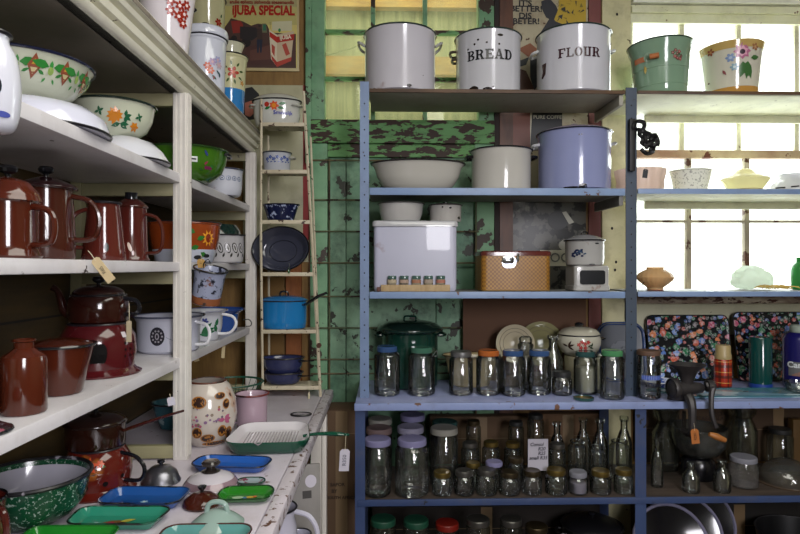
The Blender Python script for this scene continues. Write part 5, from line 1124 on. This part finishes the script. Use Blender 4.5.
# back row
r=V('serving_dish','oval cream enamel dish standing behind the silver and orange lidded jars','dish',471,2.62,TB,[(.07,0),(.08,.005),(.10,.06),(.112,.125),(.125,.135),(.127,.137)],enamel('b3a27c',.03),enamel('5a4a34',0),sy=.6)
for px,rr,lab,c,ty,yy in ((515,.084,'cream plate with grooved rings leaning behind the jars','b5ab92',-12,2.63),(541,.100,'dull olive cream plate leaning behind the glass canister','8f8a62',-10,2.70)):
    r=empty('plate',lab,'plate',(X(px,yy),yy,Zp(350,yy)-.03),(R(80),0,R(-6)))
    obj('dish',lathe([(0,0),(rr*.55,0),(rr*.62,.004),(rr,.011),(rr,.014),(rr*.60,.008),(rr*.53,.004),(0,.004)],44),enamel(c,.02),r)
    obj('rings',ring(rr*.80,.0125,.001,bm=ring(rr*.62,.009,.0008)),plain('5c5440',.5),r)
for o in bpy.data.objects:
    if o.name.startswith('plate') and o.type=='EMPTY': o.location.z=Zp(322 if '001' in o.name else 325,o.location.y)-(.100 if '001' in o.name else .084)
rx_=empty('plate_rack','wooden block supporting the leaning plates and tureen','stand',(X(545,2.64),2.65,TB)); obj('board',box(nb(),-.16,.13,-.055,.045,0,.048,.003),wood('4a3a2c','3a2c20',5,(6,1,1)),rx_)
for n in ('plate','plate.001'):
    o=bpy.data.objects[n]
V('enamel_pot','cream enamel pot under the flowered tureen behind the jars','pot',585,2.585,TB,[(.078,0),(.085,.006),(.088,.05),(.088,.135),(.085,.138)],enamel('a8a288',.03),None,solid=False)
bpy.data.objects['plate_rack'].children[0].data.transform(Matrix.Translation((-.03,.0,0)))
v=V('tureen','white enamel tureen with red roses and black knobbed lid','tureen',579,2.585,TB+.139,[(.055,0),(.062,.004),(.080,.02),(.092,.05),(.092,.075),(.086,.090)],enamel('b8b5a6',.06,scale=9),DKR)
v.lid([(.088,.0),(.088,.004),(.07,.022),(.035,.032),(0,.034)],enamel('b4b0a0',.12),[(.010,0),(.018,.005),(.020,.012),(.012,.018),(0,.02)],BLK,DKR)
d=[]
for a,b in ((-.0,.055),(.012,.066),(.025,.058),(.008,.042),(.026,.042),(.038,.066)): d+=flower(a,b,.009,5,'a01c24','c85048')
d+=[('2c3c2c',leaf(.035+.008*i,.045,.02,a)) for i,a in enumerate((30,-20,70))]+[('3a2c24',leaf(-.045,.045,.03,a,.3)) for a in (20,160,60,-30)]
v.decal(d); v.ear(8,.07,.05,.022,.005,BLK); v.ear(172,.07,.05,.022,.005,enamel('8a867a',0))
def lean_tray(lab,px0,px1,pyt,Y,m,rm,rad,dz=0,lean=-9):
    x0,x1=X(px0,Y),X(px1,Y); h=Zp(pyt,Y)-TB; w=x1-x0
    r=empty('serving_tray',lab,'tray',((x0+x1)/2,Y,TB),(R(lean),0,0))
    obj('tray_panel',loft(w,h,rad,[(.004,0),(.001,.003),(0,.004),(0,.006),(.010,.004),(.012,.0035)],k=6),m,r,(0,0,h/2),(R(90),0,0))
    pts=rrect(w,h,rad,6); obj('rim',tube([(a,-.005,b+h/2) for a,b in pts],.0028,6,True,smooth=0),rm,r); return r,w,h
r,w,h=lean_tray('grey tray with broad blue rim leaning at back, half behind the steel post',599,647,323,2.70,plain('5c6068',.35),enamel('3a5080',0),.06)
obj('blue_border',tube([(a,-.009,b+h/2) for a,b in rrect(w-.02,h-.02,.05,6)],.010,8,True,smooth=0,flat=.3),enamel('44609c',.02),r)
obj('picture',lathe([(0,0),(.055,0),(.055,.001),(0,.001)],28,.9),speckle('6c7078','24262c',10,.52,.3,4,c2='a0a4a8'),r,(0,-.0075,h*.5),(R(90),0,0))
lean_tray('black tray with bright floral print leaning behind the meat grinder and tartan flask',650,733,316,2.715,floral(),plain('0d1014',.3),.03)
lean_tray('second black floral tray leaning behind the green flask at right',738,818,313,2.70,floral(),plain('0d1014',.3),.03)
# floral fronts already part of the panel; plates and flasks
v=V('mixing_bowl','blue and white patterned shallow dish behind the brown lidded jar','bowl',660,2.585,TB,[(.035,0),(.045,.004),(.065,.022),(.070,.026)],speckle('4a68b8','c0c8e0',30,.5,.2,3),enamel('dfe2ec',0))
v=V('vacuum_flask','red tartan vacuum flask with cream cup lid on the blue table','flask',723,2.55,TB,[(.033,0),(.0345,.004),(.0345,.122),(.031,.127)],tartan(),None,solid=True)
obj('cup_lid',lathe([(.0325,.124),(.0335,.128),(.0335,.142),(.0305,.150),(.030,.180),(.027,.185),(0,.186)],32),plain('a89468',.4),v.root)
v=V('vacuum_flask','dark teal vacuum flask with blue base on the blue table','flask',760.5,2.55,TB,[(.042,.012),(.0445,.014),(.0445,.215),(.042,.219),(0,.220)],enamel('0b3f3d',.0),None,solid=True)
obj('base',lathe([(0,0),(.043,0),(.0455,.003),(.0455,.02),(.043,.022),(0,.022)],32),plain('1c3c8c',.4),v.root)
v=V('drinks_canister','large deep purple flask with white screw lid at the right edge','flask',801,2.56,TB,[(.060,.012),(.068,.02),(.070,.03),(.070,.205),(.060,.228),(.046,.238)],plain('1c1a5c',.25),None,solid=True)
obj('base',lathe([(0,0),(.066,0),(.069,.004),(.069,.02),(.06,.022),(0,.022)],36),plain('6c7494',.4),v.root)
obj('screw_lid',lathe([(.040,.236),(.043,.24),(.043,.264),(.040,.268),(0,.268)],36),plain('a3b0a4',.45),v.root)
v.decal([('6a6a6c',rc(-.045,.05,.055,.115)),('8c6a60',[(-.03,.06),(.0,.075),(.03,.058),(.05,.07),(.05,.055),(-.03,.055)])]+[('d8dce0',[(a-.006,b+.102) for a,b in p]) for p in text_polys('Camp',.034,.0012)],'logo_label',da=-2)
v=V('glass_bowl','clear glass dish at the right edge behind the glass board','dish',800,2.42,TB+.0095,[(.03,0),(.045,.004),(.055,.025),(.058,.04)],G2,None)
r=empty('glass_board','flat pale teal glass serving board lying across the right of the table','board',(X(742,2.42),2.42,TB),(0,0,R(0)))
gl=translucent('6a98a8',.15,.08)
wv=lambda p:(p[0]+(-p[1]*.8 if p[0]<0 else 0),p[1])
obj('board',loft(.62,.16,.015,[(.003,0),(0,.003),(0,.006),(.004,.009)],k=4,warp=wv),speckle('66889a','a0b6c0',5,.55,.08,5),r)
obj('rim',tube([(*wv(p),.008) for p in rrect(.615,.155,.015,4)],.003,6,True,smooth=0),enamel('2c6470',0),r)
# --- meat grinder clamped to the table edge
gx,gy,gz=X(690,2.27),2.30,zr(-.521)
IR=plain('3a3738',.45,.35)
r=empty('meat_grinder','old cast iron meat grinder clamped to the front edge of the blue table','grinder',(gx,gy-.008,gz)); r.scale=(1.3,1.3,1.3)
obj('hopper',lathe([(.016,.045),(.019,.065),(.030,.092),(.052,.108),(.054,.112),(.050,.112),(.026,.094),(.014,.07),(.012,.046)],28,.85),IR,r)
obj('barrel',lathe([(0,-.052),(.022,-.052),(.026,-.049),(.026,-.036),(.021,-.032),(.019,.02),(.015,.045),(.010,.052),(0,.054)],24),IR,r,(0,0,.040),(0,R(90),R(8)))
obj('ring_nut',lathe([(.0265,-.009),(.030,-.009),(.032,-.004),(.032,.004),(.029,.009),(.0265,.009)],12),IR,r,(-.043,-.006,.041),(0,R(90),R(8)))
obj('bracket_foot',tube([(.0,0,.02),(-.004,-.002,-.005),(-.022,-.006,-.018),(-.042,0,-.02)],[.016,.013,.010,.010],8),IR,r) if False else obj('bracket_foot',tube([(0,0,.024),(-.006,.01,.012),(-.024,.02,.006),(-.045,.03,.008)],[.014,.012,.009,.007],8),IR,r)
obj('clamp_frame',tube([(0,0,.020),(.002,-.022,.0),(.002,-.026,-.05),(.002,-.022,-.085),(.0,.0,-.092),(-.002,.018,-.088)],[.016,.013,.011,.012,.012,.010],8),IR,r)
obj('clamp_screw',tube([(0,.018,-.10),(0,.018,-.032)],.006,8,smooth=0),IR,r)
obj('crank_arm',tube([(.058,-.004,.048),(.070,-.012,.050),(.062,-.02,.02),(.060,-.026,-.03),(.072,-.028,-.07)],[.014,.011,.008,.007,.007],8),IR,r)
obj('crank_boss',lathe([(0,-.008),(.018,-.008),(.018,.008),(0,.008)],16),IR,r,(.064,-.006,.048),(0,R(90),0))
obj('crank_grip',tube([(.05,-.03,-.088),(.070,-.032,-.095),(.096,-.034,-.106)],[.006,.010,.007],10),wood('b07438','8a5024',8,(1,1,1),.5),r)
tag_card('orange price tag hanging from the meat grinder clamp',X(695,2.23),2.235,Zp(431,2.235),.030,.056,'a8642c',(0,R(-6),0),'R280',.022,tc='2a1a14')
# ================================================================== UNDER THE TABLE: JARS
def row(items,grp):
    for it in items: jar(it[0],it[1],it[2],it[3],it[4],L1,it[5],it[6] if len(it)>6 else G2,group=grp,**(it[7] if len(it)>7 else {}))
BG='big white lidded jars on the lower shelf'
dd={'neck':.92,'lidh':.020}
row([('big lilac lidded glass jar at front left end of the lower shelf',364,391,438,2.365,'lilac',G2,dd),
('big lilac lidded wide glass jar, second in the front row of the lower shelf',395,429,438,2.37,'lilac',G2,{'neck':.80,'lidh':.020}),
('big glass jar with cream pink lid directly behind the leftmost front jar',366,392,427,2.495,'pink',G3,dd),
('big white lidded glass jar directly behind the wide front jar',397,424,426,2.495,'white',G3,dd),
('big cream white lidded glass jar above the small jars on the lower shelf',430,458,427,2.45,'cream',G2,dd),
('big glass jar with dull cream lid in the back row, leftmost',368,392,418,2.605,'cream',G3,dd),
('big glass jar with lilac blue lid in the back row',400,425,414,2.605,'lilac',G3,dd),
('big glass jar with dark green lid in the back row behind the cream lidded jar',432,458,421,2.59,'teal',GD,dd)],BG)
FG='small glass preserving jars in the front row'
nm=['gold','tin','tin','dgold','dgold','gold','grey','gold','gold']
xs_=[(432,452),(454,474),(476,497),(499,520),(522,542),(545,567),(568,588),(590,611),(614,633)]
lb=['first small jar from the left with gold lid, below the cream lidded jar','small jar with dull tin lid, second in the front row','small jar with dark lid, third in the front row','small jar with dull gold lid, fourth in the front row','small jar with brown gold lid under the paper price card','small jar with bright gold lid just right of the price card','small jar with grey lid and white content, left of gold lidded pair','small gold lidded jar, second from the right in the front row','small gold lidded jar nearest the right leg in the front row']
for i,(a,b) in enumerate(xs_):
    jar(lb[i],a,b,471-(i%3)*1.2,2.36,L1,nm[i],G1 if i in (1,5,7) else G2,group=FG,neck=.78,lidh=.014,**({'fill':(plain('8c8694',.7),.5)} if i==6 else {}))
MG='small jars in the middle rows of the lower shelf'
mid=[(461,479,442,2.47,'tin','dusty tin lidded jar behind the first small front jars'),(482,500,441,2.47,'gold','gold lidded jar above the white oval lid on lower shelf'),(504,521,442,2.47,'gold','taller gold lidded jar left of the paper price card'),(548,566,443,2.47,'tin','taller tin lidded jar right of the price card'),(568,586,441,2.47,None,'open glass jar second to the right of the price card'),(589,605,446,2.47,None,'open glass jar third to the right of the price card'),(609,630,441,2.47,None,'open ribbed glass jar at the right end of the middle row'),
(466,481,420,2.58,'dgold','tall dark glass jar in back row beside the green lidded big jar'),(508,524,421,2.58,'dark','dark glass jar with dark lid behind the gold lidded jars'),(527,544,414,2.58,'dark','tall dark lidded glass jar behind the price card')]
for a,b,c_,Y_,l_,t_ in mid: jar(t_,a,b,c_,Y_,L1,l_,G3 if Y_<2.5 else GD,group=MG,neck=.74,lidh=.012)
jar('tiny jar with shiny yellow gold lid between rows on the lower shelf',466,480,462,2.42,L1,'gold',G2,neck=.9,lidh=.012); jar('tiny jar with pale lilac oval lid in front of gold lidded jars',486,502,461,2.41,L1,'lilac',G2,neck=.95,lidh=.010); jar('tiny jar with olive gold lid left of the price card',508,523,457,2.415,L1,'dgold',G2,neck=.9,lidh=.012)
for px,pt,t_ in ((557,423,'slim clear bottle behind the tin lidded jar right of the price card'),(583,419,'slim clear bottle with tall neck at the back of lower shelf'),(600,420,'clear bottle with pale neck, nearest the right leg at the back'),(624,418,'brown tinted bottle at the back beside the right leg')):
    sealed(t_,px,2.58,L1,Zp(pt,2.58)-L1,.034,None,GD)
tg=tag_card('white handwritten card reading Consol with rand prices among the jars',X(537.5,2.335),2.40,Zp(440,2.40),.082,.128,'b4b0bc',(0,R(0),0),'',0,kind='price_card',cut=.01)
tg.location=(X(538,2.412),2.412,Zp(440,2.412))
for s_,u,vv in (('Consol',-.006,-.022),('R20',.014,-.040),('R25',.014,-.058),('small R35',.0,-.076)):
    P=text_polys(s_,.019,.0004,shear=.25); flat('writing',[('1c1e2c',[(a+u,b+vv) for a,b in p]) for p in P],tg,1,1,(0,-.0008,0),.00015)
obj('support_stick',tube([(0,.002,-.10),(0,.004,L1-tg.location.z)],.002,6,smooth=0),plain('6a6058',.7),tg)
# bottom shelf
for i,(a,b,t_,lid,lab) in enumerate(((370,396,518,'dgreen','jar with dark green lid at the left end of the bottom shelf'),(403,429,519,'dgreen','jar with dark green lid, second on the bottom shelf'),(435,459,522,'red','jar with bright red lid on the bottom shelf'),(466,490,518,'tin','dark jar with tin lid on the bottom shelf beside the red lidded jar'),(500,522,518,'tin','tin lidded jar right of centre on the bottom shelf'),(525,548,525,'dgold','low jar with rounded dull lid on the bottom shelf'))):
    jar(lab,a,b,t_,2.38,L2,lid,GD,group='jars on the bottom shelf',neck=.9,lidh=.018)
def dark_plate(kind,lab,cat,px,py,Y,rr,m,rx,ry,rz=0):
    r=empty(kind,lab,cat,(X(px,Y),Y,Zp(py,Y)),(R(rx),R(ry),R(rz)))
    r.location.z=L2+rr*math.sin(R(rx))+.006; obj('dish',lathe([(0,0),(rr*.5,0),(rr*.6,.005),(rr,.025),(rr+.002,.028),(rr*.58,.010),(0,.005)],40),m,r); obj('rim',ring(rr,.027,.007,40),enamel('8c8aa4',0.1),r); return r
LIL=enamel('17161c',.03)
dark_plate('enamel_plate','dark enamel plate with lilac white rim on edge, nearest of three on the bottom shelf','plate',669,548,2.435,.150,LIL,66,-6)
dark_plate('enamel_plate','dark enamel plate with lilac white rim, middle of three on edge on the bottom shelf','plate',684,556,2.53,.150,LIL,66,0)
dark_plate('enamel_plate','dark enamel plate with lilac white rim, furthest of three on the bottom shelf','plate',697,553,2.62,.155,LIL,66,4)
r=V('cooking_pot','black iron cooking pot among the dark things on the bottom shelf','pot',592,2.48,L2,[(.07,0),(.10,.01),(.12,.10),(.12,.20),(.125,.205)],plain('121214',.35),plain('1c1c1e',.4)); r.ear(180,.18,.06,.03,.006,plain('121214',.35)); r.lid([(.12,0),(.1,.015),(.04,.03),(0,.032)],plain('16161a',.3),KNOB,BLK)
r=V('cooking_pot','wide dark pan at the right of the bottom shelf','pan',800,2.47,L2,[(.10,0),(.14,.01),(.16,.14),(.165,.17)],plain('141416',.35),plain('26262a',.4))
# right half of lower shelf
r=sealed('slender clear bottle with turquoise cap beside the right leg','657' and 657,2.42,L1,Zp(440,2.42)-L1,.024,plain('2c7c70',.4),G2)
sealed('small clear medicine bottle, left of the pair under the grinder',691,2.36,L1,Zp(465,2.36)-L1,.033,None,G2); sealed('small clear medicine bottle, right of the pair under the grinder',722,2.36,L1,Zp(463,2.36)-L1,.033,None,G2)
jar('squat glass jar with pale lilac lid under the right of the table',730,757,456,2.42,L1,'grey',glass('ece6e8','9a8c92',.9),neck=.86,lidh=.014)
PB=glass('c4c6c2','6a6c6a',1.2)
v=V('glass_bowl','large smoky glass punch bowl on dark foot under the table behind small bottles','bowl',698,2.52,L1,[(.05,.09),(.08,.105),(.105,.14),(.112,.18),(.110,.215)],PB,None,wall=.004); obj('rim',ring(.110,.215,.004),PB,v.root); obj('foot',lathe([(0,0),(.062,0),(.066,.006),(.066,.07),(.052,.088),(0,.09)],36),plain('15151a',.25),v.root)
ball('large round glass canister with domed lid behind the orange tag',742,2.635,L1,.34,.062,None,GD)
ball('large dim glass canister at left behind the turquoise capped bottle',666,2.63,L1,.32,.06,None,GD)
v=V('cake_dome','low domed glass cake cover at the right end of the lower shelf','cake cover',787,2.46,L1,[(.105,0),(.107,.006),(.10,.04),(.07,.075),(.03,.092),(.0,.095)],glass('d8d8d6','8a8a8a',1.4),None,solid=True); obj('base_plate',lathe([(0,-.0005),(.118,-.0005),(.12,.003),(0,.0035)],40),plain('5c4a3a',.4),v.root)
jar('dim tall glass jar behind the cake cover near the dark carton',768,792,428,2.64,L1,'dark',GD)
r=solo('wooden_block',box(nb(),-.04,.04,-.02,.02,0,.05,.002),plain('5a4018',.6),'small yellow brown block at far right behind the cake cover','block',(X(799,2.66),2.66,L1+.0))
bpy.data.objects['wooden_block'].scale=(1,1,4.2)

carton('added dark backing box standing in for shade behind the bottom shelf',372,600,507,2.66,zr(-1.28)+.001,.04,'1c1510')  # dark box added so the back of the bottom shelf reads as shade
carton('added near black backing box standing in for shade behind the right bottom shelf',648,830,507,2.66,zr(-1.28)+.001,.04,'15110e')  # same added shade backing on the right, coloured almost black
